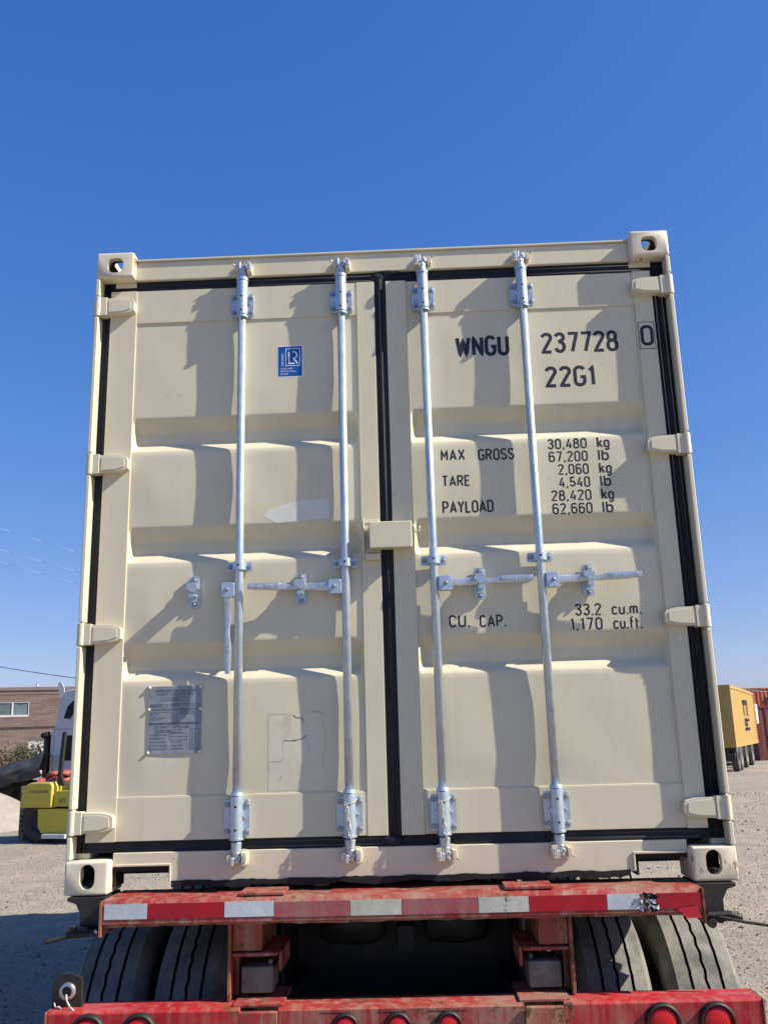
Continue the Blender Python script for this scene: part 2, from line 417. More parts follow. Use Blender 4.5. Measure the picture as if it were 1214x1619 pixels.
o = mb.build('loose_gravel', fix=True); o['kind'] = 'stuff'; tag(o, 'loose pale stones scattered over the gravel yard', 'gravel')

# ------------------------------------------------------------------ the shipping container (local frame: z=0 is its underside)
ct = empty('shipping_container', 'closed beige twenty foot container with four galvanised lock rods, loaded on a red chassis', 'shipping container', (0, 0, Z0))

def bool_cut(base, cutters):
    for c in cutters:
        m = base.modifiers.new('cut', 'BOOLEAN'); m.operation = 'DIFFERENCE'; m.solver = 'EXACT'; m.material_mode = 'TRANSFER'; m.object = c
    bpy.context.view_layer.update()
    dg = bpy.context.evaluated_depsgraph_get()
    me = bpy.data.meshes.new_from_object(base.evaluated_get(dg))
    base.modifiers.clear(); base.data = me
    for c in cutters: bpy.data.objects.remove(c)

def casting(cx, cy, cz, sx, sy, top, mat):
    """hollow corner casting; cx,cy,cz outer corner, sx/sy = direction outwards"""
    w, d, h = .162, .178, .118
    def X(a): return cx - sx * a
    def Y(a): return cy - sy * a
    def Zz(a): return cz - a if top else cz + a
    b = MB().mat(mat); b.box(min(X(0), X(w)), max(X(0), X(w)), min(Y(0), Y(d)), max(Y(0), Y(d)), min(Zz(0), Zz(h)), max(Zz(0), Zz(h)))
    o = b.build('corner_casting', ct, bevel=.009 if not top else .010, seg=3)
    cut = []
    k = MB().mat('hole'); t_ = .028  # cavity walls coloured black, standing for the darkness inside
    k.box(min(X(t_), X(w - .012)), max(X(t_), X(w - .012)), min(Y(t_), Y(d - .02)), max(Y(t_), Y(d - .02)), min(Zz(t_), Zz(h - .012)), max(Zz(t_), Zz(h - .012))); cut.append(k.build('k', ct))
    # face hole, side hole, top (bottom) hole
    fh = MB().mat(mat)
    if top: fh.prism(rrect(.066, .068, .024, cx=X(.083), cz=Zz(.062)), 'y', Y(-.05), Y(.06))
    else: fh.prism(rrect(.056, .086, .0275, cx=X(.085), cz=Zz(.064)), 'y', Y(-.05), Y(.06))
    cut.append(fh.build('k', ct))
    sh = MB().mat(mat); sh.prism(rrect(.079, .052, .025, cx=Y(.092), cz=Zz(.058)), 'x', X(-.05), X(.06)); cut.append(sh.build('k', ct))
    th = MB().mat(mat); th.prism(rrect(.063, .124, .031, cx=X(.089), cz=Y(.102)), 'z', Zz(-.05), Zz(.06)); cut.append(th.build('k', ct))
    # bake bevel first
    dg = bpy.context.evaluated_depsgraph_get(); bpy.context.view_layer.update()
    me = bpy.data.meshes.new_from_object(o.evaluated_get(bpy.context.evaluated_depsgraph_get())); o.modifiers.clear(); o.data = me
    bool_cut(o, cut)
    for p in o.data.polygons: p.use_smooth = True
    o.data.set_sharp_from_angle(angle=R(40))
    return o
for sx in (-1, 1):
    for yy, sy in ((0, -1), (6.058, 1)):
        casting(sx * 1.219, yy, 2.591, sx, sy, True, 'beige_worn' if yy == 0 else 'beige')
        casting(sx * 1.219, yy, 0, sx, sy, False, 'beige_worn' if yy == 0 else 'beige')

# corner posts: back channel and a front bar broken at each hinge
HZ = (.250, .951, 1.644, 2.344)
for sx in (-1, 1):
    b = MB().mat('beige')
    def xx(a, c): return (min(sx * a, sx * c), max(sx * a, sx * c))
    b.box(*xx(1.150, 1.214), .066, .165, .118, 2.473)
    z = .118
    for hz in HZ + (None,):
        z1 = (hz - .046) if hz else 2.473
        b.box(*xx(1.200, 1.2175), .003, .066, z + .003, z1 - .003)
        z = (hz + .046) if hz else z
    b.box(*xx(1.206, 1.215), .02, .066, .118, 2.473)
    b.build('corner_post', ct, bevel=.0045, seg=3)

# header with its overhanging lip, and sill with the two notches
b = MB().mat('beige')
b.box(-1.057, 1.057, .045, .15, 2.476, 2.562); b.box(-1.057, 1.057, .037, .20, 2.563, 2.5725)
b.box(-1.150, -1.0572, .058, .17, 2.45, 2.4728); b.box(1.0572, 1.150, .058, .17, 2.45, 2.4728)
header = b.build('header', ct, bevel=.003)
b = MB().mat('beige')
b.prism([(-1.057, .139), (-1.057, .090), (-.845, .090), (-.845, .034), (.865, .034), (.865, .092), (1.057, .092), (1.057, .139)][::-1], 'y', .048, .16)
for x0, x1, zt in ((-1.045, -.838, .090), (.858, 1.045, .092)):        # folded rims of the notches
    b.box(x0, x1, .042, .0478, zt + .0005, zt + .0095)
b.box(-.845, -.8375, .042, .0478, .034, .090); b.box(.8575, .865, .042, .0478, .034, .092)
sill = b.build('sill', ct, bevel=.003)
b = MB().mat('sealant_shade')           # ragged sealing strip, its black standing for the shadow in the gap below
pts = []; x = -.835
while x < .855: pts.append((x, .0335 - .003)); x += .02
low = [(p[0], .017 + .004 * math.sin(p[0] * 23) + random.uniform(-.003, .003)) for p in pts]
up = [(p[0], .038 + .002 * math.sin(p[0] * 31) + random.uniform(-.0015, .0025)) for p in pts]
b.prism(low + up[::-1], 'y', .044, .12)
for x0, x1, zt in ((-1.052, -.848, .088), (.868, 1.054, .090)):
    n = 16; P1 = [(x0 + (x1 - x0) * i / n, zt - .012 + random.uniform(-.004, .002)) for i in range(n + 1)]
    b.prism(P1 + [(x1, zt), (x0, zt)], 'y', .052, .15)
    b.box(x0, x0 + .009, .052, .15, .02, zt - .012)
b.build('sealant_shade', sill)

# body: corrugated side walls, roof, front wall, floor, bottom rails
def corr(b, n, per, depth):
    pts = []
    for i in range(n):
        a = i * per; pts += [(a, 0), (a + per * .28, 0), (a + per * .5, depth), (a + per * .78, depth)]
    return pts
for sx in (-1, 1):
    b = MB().mat('beige'); n = 20; per = 5.7 / n; pts = corr(b, n, per, .036) + [(5.7, 0)]
    A = [b.bm.verts.new((sx * (1.210 - d), .18 + a, .16)) for a, d in pts]; B = [b.bm.verts.new((sx * (1.210 - d), .18 + a, 2.50)) for a, d in pts]
    for i in range(len(pts) - 1): b._f([A[i], A[i + 1], B[i + 1], B[i]])
    b.build('side_wall', ct)
    b = MB().mat('beige'); b.box(*sorted((sx * 1.155, sx * 1.212)), .179, 5.879, .045, .158)
    b.box(*sorted((sx * 1.150, sx * 1.214)), .179, 5.879, 2.5005, 2.56); b.build('side_rail', ct, bevel=.004)
b = MB().mat('beige'); b.box(-1.149, 1.149, .201, 5.86, 2.545, 2.555); b.build('roof', ct)
b = MB().mat('beige'); b.box(-1.149, 1.149, 5.86, 5.95, .045, 2.56); b.build('end_wall', ct)
b = MB().mat('dark_steel'); b.box(-1.149, 1.149, .17, 5.85, .12, .155)
for i in range(20): b.box(-1.149, 1.149, .25 + i * .285, .30 + i * .285, .04, .1195)
b.build('floor', ct)

# door leaves
ZB = (1.843, 1.377, .9096)
def prof(z):
    for zb in ZB:
        if zb - .143 <= z <= zb:
            if z > zb - .054: return (zb - z) / .054
            if z > zb - .105: return 1.
            return (z - (zb - .143)) / .038
    return 0.
def sprof(z): return sum(prof(z + k * .0035) for k in range(-2, 3)) / 5
def mk_surface(x0, x1, y0, seed):
    def fn(x, z):
        r = min(1, max(0, (x - x0) / .02), max(0, (x1 - x) / .02)); r = r * r * (3 - 2 * r)
        e = min(1., max(0, (x - x0) / .10), max(0, (x1 - x) / .10))
        zf = min(abs(z - zz) for zz in (.335, .767, .9096, 1.234, 1.377, 1.70, 1.843, 2.275))
        k = min(1, zf / .12) * e
        u = .0016 * math.sin(2.9 * x + 1.3 * z + seed) + .0012 * math.sin(7 * x - 3.1 * z + seed * 2) + .0006 * math.sin(19 * x + 11 * z)
        return y0 + .036 * sprof(z) * r + k * u - .0028 * k
    return fn
def leaf(name_side, x0, x1, fo, fi, y0, seed):
    """x0..x1 panel, fo/fi outer and inner frame member ranges"""
    fn = mk_surface(x0, x1, y0, seed)
    b = MB().mat('beige')
    zs = set([.33, 2.28]); z = .33
    while z < 2.28:
        near = any(zb - .155 < z < zb + .012 for zb in ZB); z += .0045 if near else .018; zs.add(min(z, 2.28))
    zs = sorted(zs); n = 70
    us = [x0 + (x1 - x0) * i / n for i in range(n + 1)] + [x0 + .005, x0 + .01, x0 + .015, x0 + .02, x1 - .005, x1 - .01, x1 - .015, x1 - .02]
    us = sorted(us)
    g = [[b.bm.verts.new((x, fn(x, z), z)) for x in us] for z in zs]
    for j in range(len(zs) - 1):
        for i in range(len(us) - 1): b._f([g[j][i], g[j][i + 1], g[j + 1][i + 1], g[j + 1][i]], True)
    b.mat('beige')
    for f0, f1 in (fo, fi): b.box(f0, f1, .045, .095, .178, 2.427)
    b.box(x0 - .001, x1 + .001, y0 - .0045, .095, 2.275, 2.4255); b.box(x0 - .001, x1 + .001, y0 - .0045, .095, .1795, .334)
    # weld beads along the outer member
    xb = x0 if fo[0] < x0 else x1
    b.tube([(xb, y0 - .003, .18), (xb, y0 - .003, 2.42)], .0035, 8)
    b.tube([(x0, y0 - .001, 2.273), (x1, y0 - .001, 2.273)], .0025, 6); b.tube([(x0, y0 - .001, .336), (x1, y0 - .001, .336)], .0028, 6)
    o = b.build('door_leaf', ct, fix=True)
    for p in o.data.polygons: p.use_smooth = True
    o.data.set_sharp_from_angle(angle=R(32))
    bv = o.modifiers.new('bevel', 'BEVEL'); bv.width = .003; bv.segments = 2; bv.limit_method = 'ANGLE'; bv.angle_limit = R(60); bv.harden_normals = True
    return o, fn
doorL, fnL = leaf('l', -1.052, -.1072, (-1.163, -1.0525), (-.107, -.032), .0515, 1.0)
doorR, fnR = leaf('r', .1037, 1.0663, (1.0665, 1.140), (.018, .1035), .0580, 4.0)
doorL['label'] = 'left door leaf with the blue sticker and the data plate'; doorR['label'] = 'right door leaf with the black lettering'

def gasket(par, x0, x1, inner):
    b = MB().mat('rubber')
    def hstrip(za, zb_, xa, xb):
        h = zb_ - za; b.box(xa, xb, .0605, .09, za, zb_)
        b.cyl((xa, .068, za + h * .27), (xb, .068, za + h * .27), h * .22, n=12); b.cyl((xa, .066, za + h * .75), (xb, .066, za + h * .75), h * .16, n=12)
    def vstrip(xa, xb, za, zb_, y=.0605):
        w = xb - xa; b.box(xa, xb, y, .09, za, zb_)
        b.cyl((xa + w * .3, y + .005, za), (xa + w * .3, y + .005, zb_), w * .19, n=12); b.cyl((xa + w * .75, y + .004, za), (xa + w * .75, y + .004, zb_), w * .16, n=12)
    hstrip(2.4275, 2.4755, x0, x1); hstrip(.1395, .1775, x0, x1)
    return b, vstrip
b, vs = gasket(doorL, -1.196, -.008, True); vs(-1.1995, -1.1635, .14, 2.475); vs(-.0315, -.0085, .178, 2.427, .052); b.build('door_gasket', doorL)
b, vs = gasket(doorR, -.0075, 1.1995, True); vs(1.1405, 1.1995, .14, 2.475, .064); vs(-.008, .0175, .178, 2.427, .048)
b.cyl((-.007, .0545, .16), (-.007, .0545, 2.44), .010, n=12)
b.ball((-.014, .060, 2.452), .03, 1.2, .5, .8); b.ball((.012, .062, 2.462), .026, 1.5, .4, .5); b.ball((-.02, .054, .160), .03, 1.3, .5, .7); b.ball((.03, .056, 2.470), .03, 1.6, .4, .4)
b.build('door_gasket', doorR)

# hinges
def hinge(par, sx, z):
    b = MB().mat('beige_worn' if False else 'beige')
    P = [(1.168, .037), (1.095, .035), (1.058, .026), (1.052, .016), (1.052, -.020), (1.062, -.027), (1.10, -.033), (1.168, -.037)]
    b.prism([(sx * x, zz) for x, zz in P], 'y', .012, .046)
    b.prism([(sx * 1.160, .028), (sx * 1.098, .027), (sx * 1.066, .019), (sx * 1.064, -.015), (sx * 1.100, -.025), (sx * 1.160, -.028)], 'y', .0095, .0118)
    b.box(*sorted((sx * 1.1685, sx * 1.200)), .008, .050, -.0405, .0405)
    b.cyl((sx * 1.2075, .018, -.0425), (sx * 1.2075, .018, .0425), .0165, n=20)
    b.build('hinge', par, loc=(0, 0, z), bevel=.004, seg=3)
for z in HZ: hinge(doorL, -1, z); hinge(doorR, 1, z)

# locking gear
RX = (-.592, -.172, .175, .592)
def bolt(b, x, y, z, r=.008):
    b.mat('bolt').cyl((x, y, z), (x, y - .003, z), r * 1.25, n=16); b.cyl((x, y - .003, z), (x, y - .009, z), r, n=6, smooth=False); b.cyl((x, y - .009, z), (x, y - .011, z), r * .5, n=10)
def rod(par, x):
    b = MB().mat('galv'); b.cyl((x, .024, .15), (x, .024, 2.47), .0165, n=32)
    b.build('lock_rod', par)
def guide(par, x, z, h, low):
    b = MB().mat('galv')
    b.prism(rrect(.096, h, .012), 'y', .030, .0445 if not low else .0445)
    b.cyl((0, .022, -h / 2 + .002 - (.006 if low else 0)), (0, .022, h / 2 + (.010 if low else .052)), .0235, n=28)
    b.cyl((0, .022, -h / 2 - .012), (0, .022, -h / 2 - .004), .0265, n=28)
    b.cyl((0, .022, h / 2 + (.012 if low else .055)), (0, .022, h / 2 + (.024 if low else .066)), .0255, .0225 if low else .0255, n=28)
    for sx in (-1, 1):     # stiffening gussets
        b.prism([(.0, 0)] and [(sx * .022, -.012), (sx * .034, 0), (sx * .022, .012)], 'y', .016, .032)
        for sz in (-1, 1): bolt(b, sx * .0365, .030, sz * (h / 2 - .018), .0085)
    b.mat('hole')
    for dz in (.030, -.034) if not low else (.040, -.042): b.cyl((0, .0, dz), (0, -.0022, dz), .0045, n=12)
    b.build('rod_guide', par, loc=(x, 0, z), bevel=.002)
def clamp(par, x, z):
    b = MB().mat('galv'); b.prism(rrect(.100, .038, .010), 'y', .036, .0445)
    n = 14; o_ = [(.0265 * math.cos(math.pi * i / n), .024 - .0255 * math.sin(math.pi * i / n)) for i in range(n + 1)]
    inn = [(.0175 * math.cos(math.pi * i / n), .024 - .0175 * math.sin(math.pi * i / n)) for i in range(n, -1, -1)]
    b.prism(o_ + inn, 'z', -.016, .016); b.box(-.0265, -.0175, .0245, .0358, -.016, .016); b.box(.0175, .0265, .0245, .0358, -.016, .016)
    bolt(b, -.037, .036, 0, .0075); bolt(b, .037, .036, 0, .0075)
    b.mat('hole').cyl((0, .0, .002), (0, -.0028, .002), .0045, n=12)
    b.build('rod_clamp', par, loc=(x, 0, z), bevel=.0015)
def cam(par, x, z, up):
    s = 1 if up else -1
    b = MB().mat('galv'); b.cyl((0, .022, -s * .052), (0, .022, -s * .016), .0205, .017, n=24)
    b.mat('cast'); b.cyl((0, .020, -s * .018), (0, .020, s * .002), .019, .015, n=18)
    b.box(-.019, .019, .004, .030, -.004 if up else -.010, .010 if up else .004)
    b.box(-.017, -.005, .000, .030, min(0, s * .030), max(0, s * .030)); b.box(.004, .014, .004, .034, min(0, s * .022), max(0, s * .022))
    b.cyl((-.026, .012, s * .016), (.012, .012, s * .016), .006, n=12)
    b.build('cam_head', par, loc=(x, 0, z), bevel=.003, seg=2)
def keeper(par, x, z, up, flip):
    s = 1 if up else -1; f = -1 if flip else 1; yb = .045 if up else .048
    b = MB().mat('beige_worn')
    b.prism(rrect(.078, .062, .014, cz=s * .006), 'y', yb - .007, yb - .0005)
    P = [(f * .018, -.018), (f * .036, -.016), (f * .040, .006), (f * .034, .026), (f * .020, .030)]
    b.prism([(p[0], s * p[1]) for p in P], 'y', -.002, yb - .006)
    Q = [(-f * .020, -.010), (-f * .036, -.006), (-f * .038, .020), (-f * .024, .024)]
    b.prism([(p[0], s * p[1]) for p in Q], 'y', .008, yb - .006)
    b.mat('cast').box(*sorted((f * .020, f * .034)), -.0045, -.0015, *sorted((s * -.006, s * .018)))
    b.cyl((-f * .034, .016, s * .018), (-f * .046, .010, s * .026), .004, n=10)
    b.build('cam_keeper', par, loc=(x, 0, z), bevel=.003, seg=2)
def loft(b, stns):
    """stations: (t, z, y, hz, hy) swept along x"""
    rings = []
    for t_, z, y, hz, hy in stns:
        rings.append([b.bm.verts.new(Vector((t_, y + hy * a, z + hz * c))) for a, c in ((-1, -.7), (-1, .7), (-.7, 1), (.7, 1), (1, .7), (1, -.7), (.7, -1), (-.7, -1))])
    for A, B in zip(rings, rings[1:]):
        for i in range(8): b._f([A[i], A[(i + 1) % 8], B[(i + 1) % 8], B[i]])
    b._f(rings[0][::-1]); b._f(rings[-1])
def handle(par, x, s, hang=False):
    z = 1.1085
    b = MB().mat('galv'); b.prism(rrect(.048, .058, .009, cx=s * .042), 'y', .004, .0075); b.prism(rrect(.048, .058, .009, cx=s * .042), 'y', .026, .030)
    b.box(*sorted((s * .014, s * .022)), .0076, .0258, -.028, .028)
    bolt(b, s * .044, .004, 0, .0065)
    b.build('handle_hub', par, loc=(x, 0, z), bevel=.0015)
    b = MB().mat('cast'); hk = 1.22
    st = [(.034, 0, .016, .014, .0085), (.100, 0, .016, .013, .0085), (.104, 0, .016, .012, .0075), (.145, .001, .015, .0125, .006), (.185, .0, .012, .0075, .008),
          (.225, -.001, .010, .0085, .008), (.245, .001, .008, .0105, .0065), (.262, .002, .006, .0115, .006)]
    loft(b, [(a_, b_, c_, d_ * hk, e_) for a_, b_, c_, d_, e_ in st])
    gl = .125
    loft(b, [(.258, .002, .006, .0148, .0068), (.258 + gl * .5, .003, .004, .0142, .0065), (.258 + gl, .004, .002, .0112, .006)])
    nn = 13                                             # worn raised letters cast into the grip
    for i in range(nn):
        if i == 6: continue
        t0 = .264 + i * .0088; hh = .0048
        if i % 3 == 0: b.box(t0, t0 + .0022, -.0052, -.0005, .003 - hh, .003 + hh); b.box(t0 + .0022, t0 + .0055, -.0050, -.0005, .003 + hh - .002, .003 + hh)
        elif i % 3 == 1: b.box(t0, t0 + .0055, -.0052, -.0005, .003 - hh, .003 - hh + .002); b.box(t0 + .0018, t0 + .0038, -.0050, -.0005, .003 - hh + .0021, .003 + hh)
        else: b.box(t0, t0 + .002, -.0052, -.0005, .003 - hh, .003 + hh); b.box(t0 + .0036, t0 + .0055, -.0052, -.0005, .003 - hh, .003 + hh)
    mt = Matrix.Translation((s * .0, 0, 0))
    if hang: m = Matrix.Translation((-.040, 0, .018)) @ Matrix.Rotation(R(90), 4, 'Y') @ Matrix.Scale(.90, 4)
    elif s < 0: m = Matrix.Scale(-1, 4, (1, 0, 0))
    else: m = Matrix()
    if not hang: m = Matrix.Rotation(R(.8 if s < 0 else -.8), 4, 'Y') @ m
    bmesh.ops.transform(b.bm, matrix=m, verts=b.bm.verts)
    b.build('door_handle', par, loc=(x, 0, z), bevel=.0012)
def catch(par, x, closed, fn):
    z = 1.107; y = .049
    b = MB().mat('galv'); b.prism(rrect(.046, .130, .0225), 'y', y - .005, y + .001)
    bolt(b, 0, y - .005, .048, .0085); bolt(b, 0, y - .005, -.048, .0075)
    # swinging cover plate above, bent bracket below
    b.mat('cast'); b.prism([(-.020, .060), (.016, .062), (.020, .040), (.019, .012), (.010, .004), (-.004, .003), (-.024, .014), (-.021, .030)], 'y', y - .016, y - .0055)
    b.prism([(-.026, .012), (-.006, -.004), (.010, -.003), (.021, .010), (.019, .026), (.004, .034), (-.020, .030)], 'y', y - .056, y - .0165)
    bolt(b, -.001, y - .016, .046, .010)
    b.mat('galv'); b.box(-.013, .013, y - .014, y - .0055, -.040, -.012); b.box(-.011, .011, y - .034, y - .0145, -.020, -.013); b.box(-.011, .011, y - .058, y - .0345, -.020, -.0135); b.box(-.011, .011, y - .061, y - .0585, -.028, -.0135)
    b.build('handle_catch', par, loc=(x, 0, z), bevel=.0018)
for i, x in enumerate(RX):
    par = doorL if i < 2 else doorR; fn = fnL if i < 2 else fnR
    rod(par, x); guide(par, x, 2.333, .104, False); guide(par, x, .255, .132, True); clamp(par, x, 1.203)
    cam(par, x, 2.492, True); cam(par, x, .118, False)
    keeper(header, x + .004, 2.492, True, i >= 2); keeper(sill, x + .004, .118, False, i >= 2)
    handle(par, x, -1 if i < 2 else 1, hang=(i == 0))
for x, par in ((-.772, doorL), (-.349, doorL), (.353, doorR), (.776, doorR)): catch(par, x, True, None)

# lock box over the centre seam
b = MB().mat('beige')
b.prism([(-.074, 1.252), (.094, 1.252), (.094, 1.358), (-.074, 1.358)], 'y', -.012, .006)
b.box(-.070, .090, .0062, .044, 1.346, 1.356); b.box(-.070, .090, .0062, .044, 1.254, 1.262); b.box(.082, .090, .0062, .044, 1.2622, 1.3458)
b.build('lock_box', doorR, bevel=.006, seg=4)
b = MB().mat('beige'); b.box(-.100, -.094, .006, .0445, 1.246, 1.378); b.box(-.0938, -.036, .036, .0445, 1.3625, 1.3775); b.box(-.0938, -.036, .039, .0445, 1.246, 1.362)
b.box(-.092, -.034, .022, .0445, 1.213, 1.236); b.build('lock_box_housing', doorL, bevel=.003)
b = MB().mat('beige'); b.tube([(.094, .02, 1.345), (.104, .018, 1.345), (.104, .018, 1.322)], .0035); b.tube([(.104, .018, 1.322), (.110, .014, 1.314), (.120, .010, 1.315), (.124, .008, 1.325), (.1245, .008, 1.339)], .0032); b.build('hook', doorR)

# black lettering on the right leaf
def frame_fn(x, z): return .045
def lt(text, x0, x1, z0, z1, fn=fnR, **k):
    b = MB().mat('black'); lettering(b, text, x0, x1, z0, z1, fn, **k); return b.build('lettering', doorR, fix=False)
kx = lambda x: x + (x - .08) * .0155
kz = lambda z: z + (z - .53) * .0155
def LT(text, x0, x1, z0, z1, **k): lt(text, kx(x0), kx(x1), kz(z0), kz(z1), **k)
LT('WNGU', .308, .514, 2.045, 2.138, weight=.17, gap=.24)
LT('237728', .659, .962, 2.046, 2.140, weight=.15, gap=.22)
LT('22G1', .666, .856, 1.898, 1.990, weight=.155, gap=.24)
b = MB().mat('black'); lettering(b, '0', kx(1.066), kx(1.106), kz(2.060), kz(2.152), frame_fn, weight=.15)
for s in ([(1.054, 2.047), (1.054, 2.165), (1.117, 2.165), (1.117, 2.047), (1.054, 2.047)],): ribbon(b, [(kx(p), kz(q)) for p, q in s], .0028, frame_fn, .0003)
b.build('lettering', doorR, fix=False)
LT('MAX', .2235, .314, 1.601, 1.650, weight=.145, gap=.26); LT('GROSS', .373, .511, 1.597, 1.647, weight=.145, gap=.22)
LT('TARE', .2235, .330, 1.493, 1.540, weight=.145, gap=.22); LT('PAYLOAD', .2215, .417, 1.384, 1.435, weight=.145, gap=.22)
rows = (('30,480', .653, .803, 'kg'), ('67,200', .654, .803, 'lb'), ('2,060', .687, .803, 'kg'), ('4,540', .687, .804, 'lb'), ('28,420', .653, .805, 'kg'), ('62,660', .654, .805, 'lb'))
for i, (a, x0, x1, u) in enumerate(rows):
    zt = 1.679 - i * .0536; LT(a, x0, x1, zt - .045, zt, weight=.145, gap=.24); LT(u, .850, .850 + (.043 if u == 'kg' else .036), zt - .045, zt + .003, weight=.155, gap=.22)
LT('CU.', .2275, .302, .933, .981, weight=.145, gap=.24); LT('CAP.', .345, .441, .930, .978, weight=.145, gap=.24)
LT('33.2', .711, .806, .963, 1.010, weight=.145, gap=.22); LT('cu.m.', .851, .957, .963, 1.010, weight=.145, gap=.22)
LT('1,170', .690, .806, .908, .956, weight=.145, gap=.26); LT('cu.ft.', .853, .957, .908, .956, weight=.145, gap=.22)

# blue certification sticker on the left leaf
x0, x1, z0, z1 = -.4465, -.338, 2.006, 2.147
def sheet(b, x0, x1, z0, z1, fn, lift, n=6):
    g = [[b.bm.verts.new((x0 + (x1 - x0) * i / n, fn(x0 + (x1 - x0) * i / n, z0 + (z1 - z0) * j / n) - lift, z0 + (z1 - z0) * j / n)) for i in range(n + 1)] for j in range(n + 1)]
    for j in range(n):
        for i in range(n): b._f([g[j][i], g[j][i + 1], g[j + 1][i + 1], g[j + 1][i]])
b = MB().mat('white_ink'); sheet(b, x0, x1, z0, z1, fnL, .0004)
b.mat('blue_sticker'); sheet(b, x0 + .0035, x1 - .0035, z0 + .0035, z1 - .0035, fnL, .0006)
b.mat('white_ink')
S = lambda px, pz: (x0 + px * (x1 - x0), z0 + pz * (z1 - z0))
for s, w in (([S(.34, .36), S(.34, .90), S(.88, .90), S(.88, .36), S(.34, .36)], .0022), ([S(.46, .80), S(.46, .43), S(.67, .43)], .0055),
             ([S(.60, .80), S(.66, .80), S(.73, .77), S(.765, .72), S(.765, .67), S(.73, .62), S(.66, .59), S(.60, .59)], .0050), ([S(.655, .575), S(.80, .42)], .0050)):
    ribbon(b, s, w, fnL, .0008)
text_mesh(b, 'CERTIFIED', S(.25, 0)[0], S(0, .34)[1], .0125, 0, 1.02, rot=R(90), fn=lambda x, z: fnL(x, z) - .0008)
for k, w_ in enumerate(('CONTAINER', 'CERTIFICATION', 'SCHEME')): text_mesh(b, w_, S(.12, 0)[0], S(0, .245 - .085 * k)[1], .0095, 0, .95, fn=lambda x, z: fnL(x, z) - .0008)
b.build('certification_sticker', doorL, fix=False)['label'] = 'blue square sticker with white letters L R'

# aluminium data plate, standing 8 mm off on its painted backing
x0, x1, z0, z1 = -.941, -.737, .492, .744
b = MB().mat('beige'); b.box(x0 - .006, x1 - .002, .0465, .053, z0 - .003, z1 + .003)
b.mat('plate').box(x0, x1, .0448, .0462, z0, z1)
b.mat('beige')
for fx in (x0 + .002, x1 - .003):
    for fz in (z0 + .004, z0 + .165, z1 - .004): b.ball((fx, .0445, fz), .0065, 1, .7, 1, 6)
b.mat('plate_ink'); Yp = .0445
P = lambda px, pz: (x0 + px * (x1 - x0), z0 + pz * (z1 - z0))
pf = lambda x, z: Yp + .0014
def line(*pts, w=.0014): ribbon(b, [P(*q) for q in pts], w, pf, .0014)
def tx(s, px, pz, h, k=1.): a = P(px, pz); text_mesh(b, s, a[0], a[1], h * 1.35, Yp - .0002, k)
tx('APPROVED FOR TRANSPORT', .13, .915, .0105, .86); tx('UNDER CUSTOMS SEAL', .15, .865, .0105, .98)
line((.24, .83), (.73, .83), (.73, .785), (.24, .785), (.24, .83)); tx('NL/3 1105/2021', .30, .793, .006, 1.1)
tx('JIANGXI', .05, .700, .009, 1.0); line((.03, .728), (.36, .728), (.36, .693), (.03, .693), (.03, .728)); tx('MANUFACTURER TYPE OF', .40, .722, .006, .72); tx('CONTAINER', .40, .695, .006, .9); line((.71, .73), (.97, .73), (.97, .70), (.71, .70), (.71, .73))
line((.02, .645), (.98, .645)); line((.02, .660), (.98, .660)); line((.55, .640), (.55, .455)); line((.02, .445), (.98, .445)); line((.02, .432), (.98, .432)); line((.02, .455), (.98, .455))
for i, s in enumerate(('OWNER NO  WNGU 237728', 'TREATMENT', 'IM / 2021', 'TIMBER COMPONENT', 'IMMUNITY DATE')): tx(s, .04, .605 - .028 * i, .0055, .85)
for i, s in enumerate(('DATE MANUFACTURED', 'OF CONTAINER FLOOR')): tx(s, .60, .605 - .03 * i, .0055, .75)
tx('CSC SAFETY APPROVAL', .10, .375, .0105, .92); line((.15, .35), (.63, .35), (.63, .315), (.15, .315), (.15, .35)); tx('GB-LR 23081', .22, .322, .006, 1.1)
for i, s in enumerate(('DATE MANUFACTURED', 'IDENTIFICATION NO', 'MAXIMUM GROSS MASS', 'ALLOWABLE STACKING', 'TRANSVERSE RACKING')): tx(s, .03, .265 - .052 * i, .0072, .66)
for i, s in enumerate(('30480 kg  67200 lb', '192000 kg  423000', '150000 NEWTONS')): tx(s, .43, .161 - .052 * i, .0065, .68)
line((.41, .30), (.74, .30), (.74, .20), (.41, .20), (.41, .30)); line((.41, .25), (.74, .25)); line((.80, .36), (.96, .36), (.96, .06), (.80, .06), (.80, .36))
for i in range(7): tx('MAINT', .82, .32 - .04 * i, .005, .8)
b.build('data_plate', doorL, fix=False)['label'] = 'grey metal data plate on the left leaf'

# worn places in the paint
b = MB().mat('beige_patch')
def blob(P1, P2, fn, lift=.0004):
    V1 = [b.bm.verts.new((x, fn(x, z) - lift, z)) for x, z in P1]; V2 = [b.bm.verts.new((x, fn(x, z) - lift, z)) for x, z in P2]
    for i in range(len(P1) - 1): b._f([V1[i], V1[i + 1], V2[i + 1], V2[i]])
xs_ = [-.503 + .0134 * i for i in range(21)]
top = [(x, 1.409 + .066 * (1 - (1 - (x + .503) / .268) ** 2) ** .5 + .002 * math.sin(x * 90)) for x in xs_]
bot = [(x, 1.409 - .028 * min(1, (x + .503) / .05) + .012 * max(0, (x + .44) / .2)) for x in xs_]
blob(top, bot, fnL)
b.build('paint_patch', doorL)['label'] = 'pale leaf-shaped touched-up patch'
t = NT('scraped_patch'); f = t.noise(24, 7, .7); g = t.noise(9, 4, .6, (1, 1, .5))
cc = t.mix(t.ramp(f, .35, .65), (.57, .53, .405), (.61, .575, .465)); 
M['scrape'] = t.set(t.mix(t.mul(t.ramp(g, .62, .70), .35), cc, (.34, .30, .24)), .7)
b = MB().mat('scrape')
n = 22; top = []; bot = []
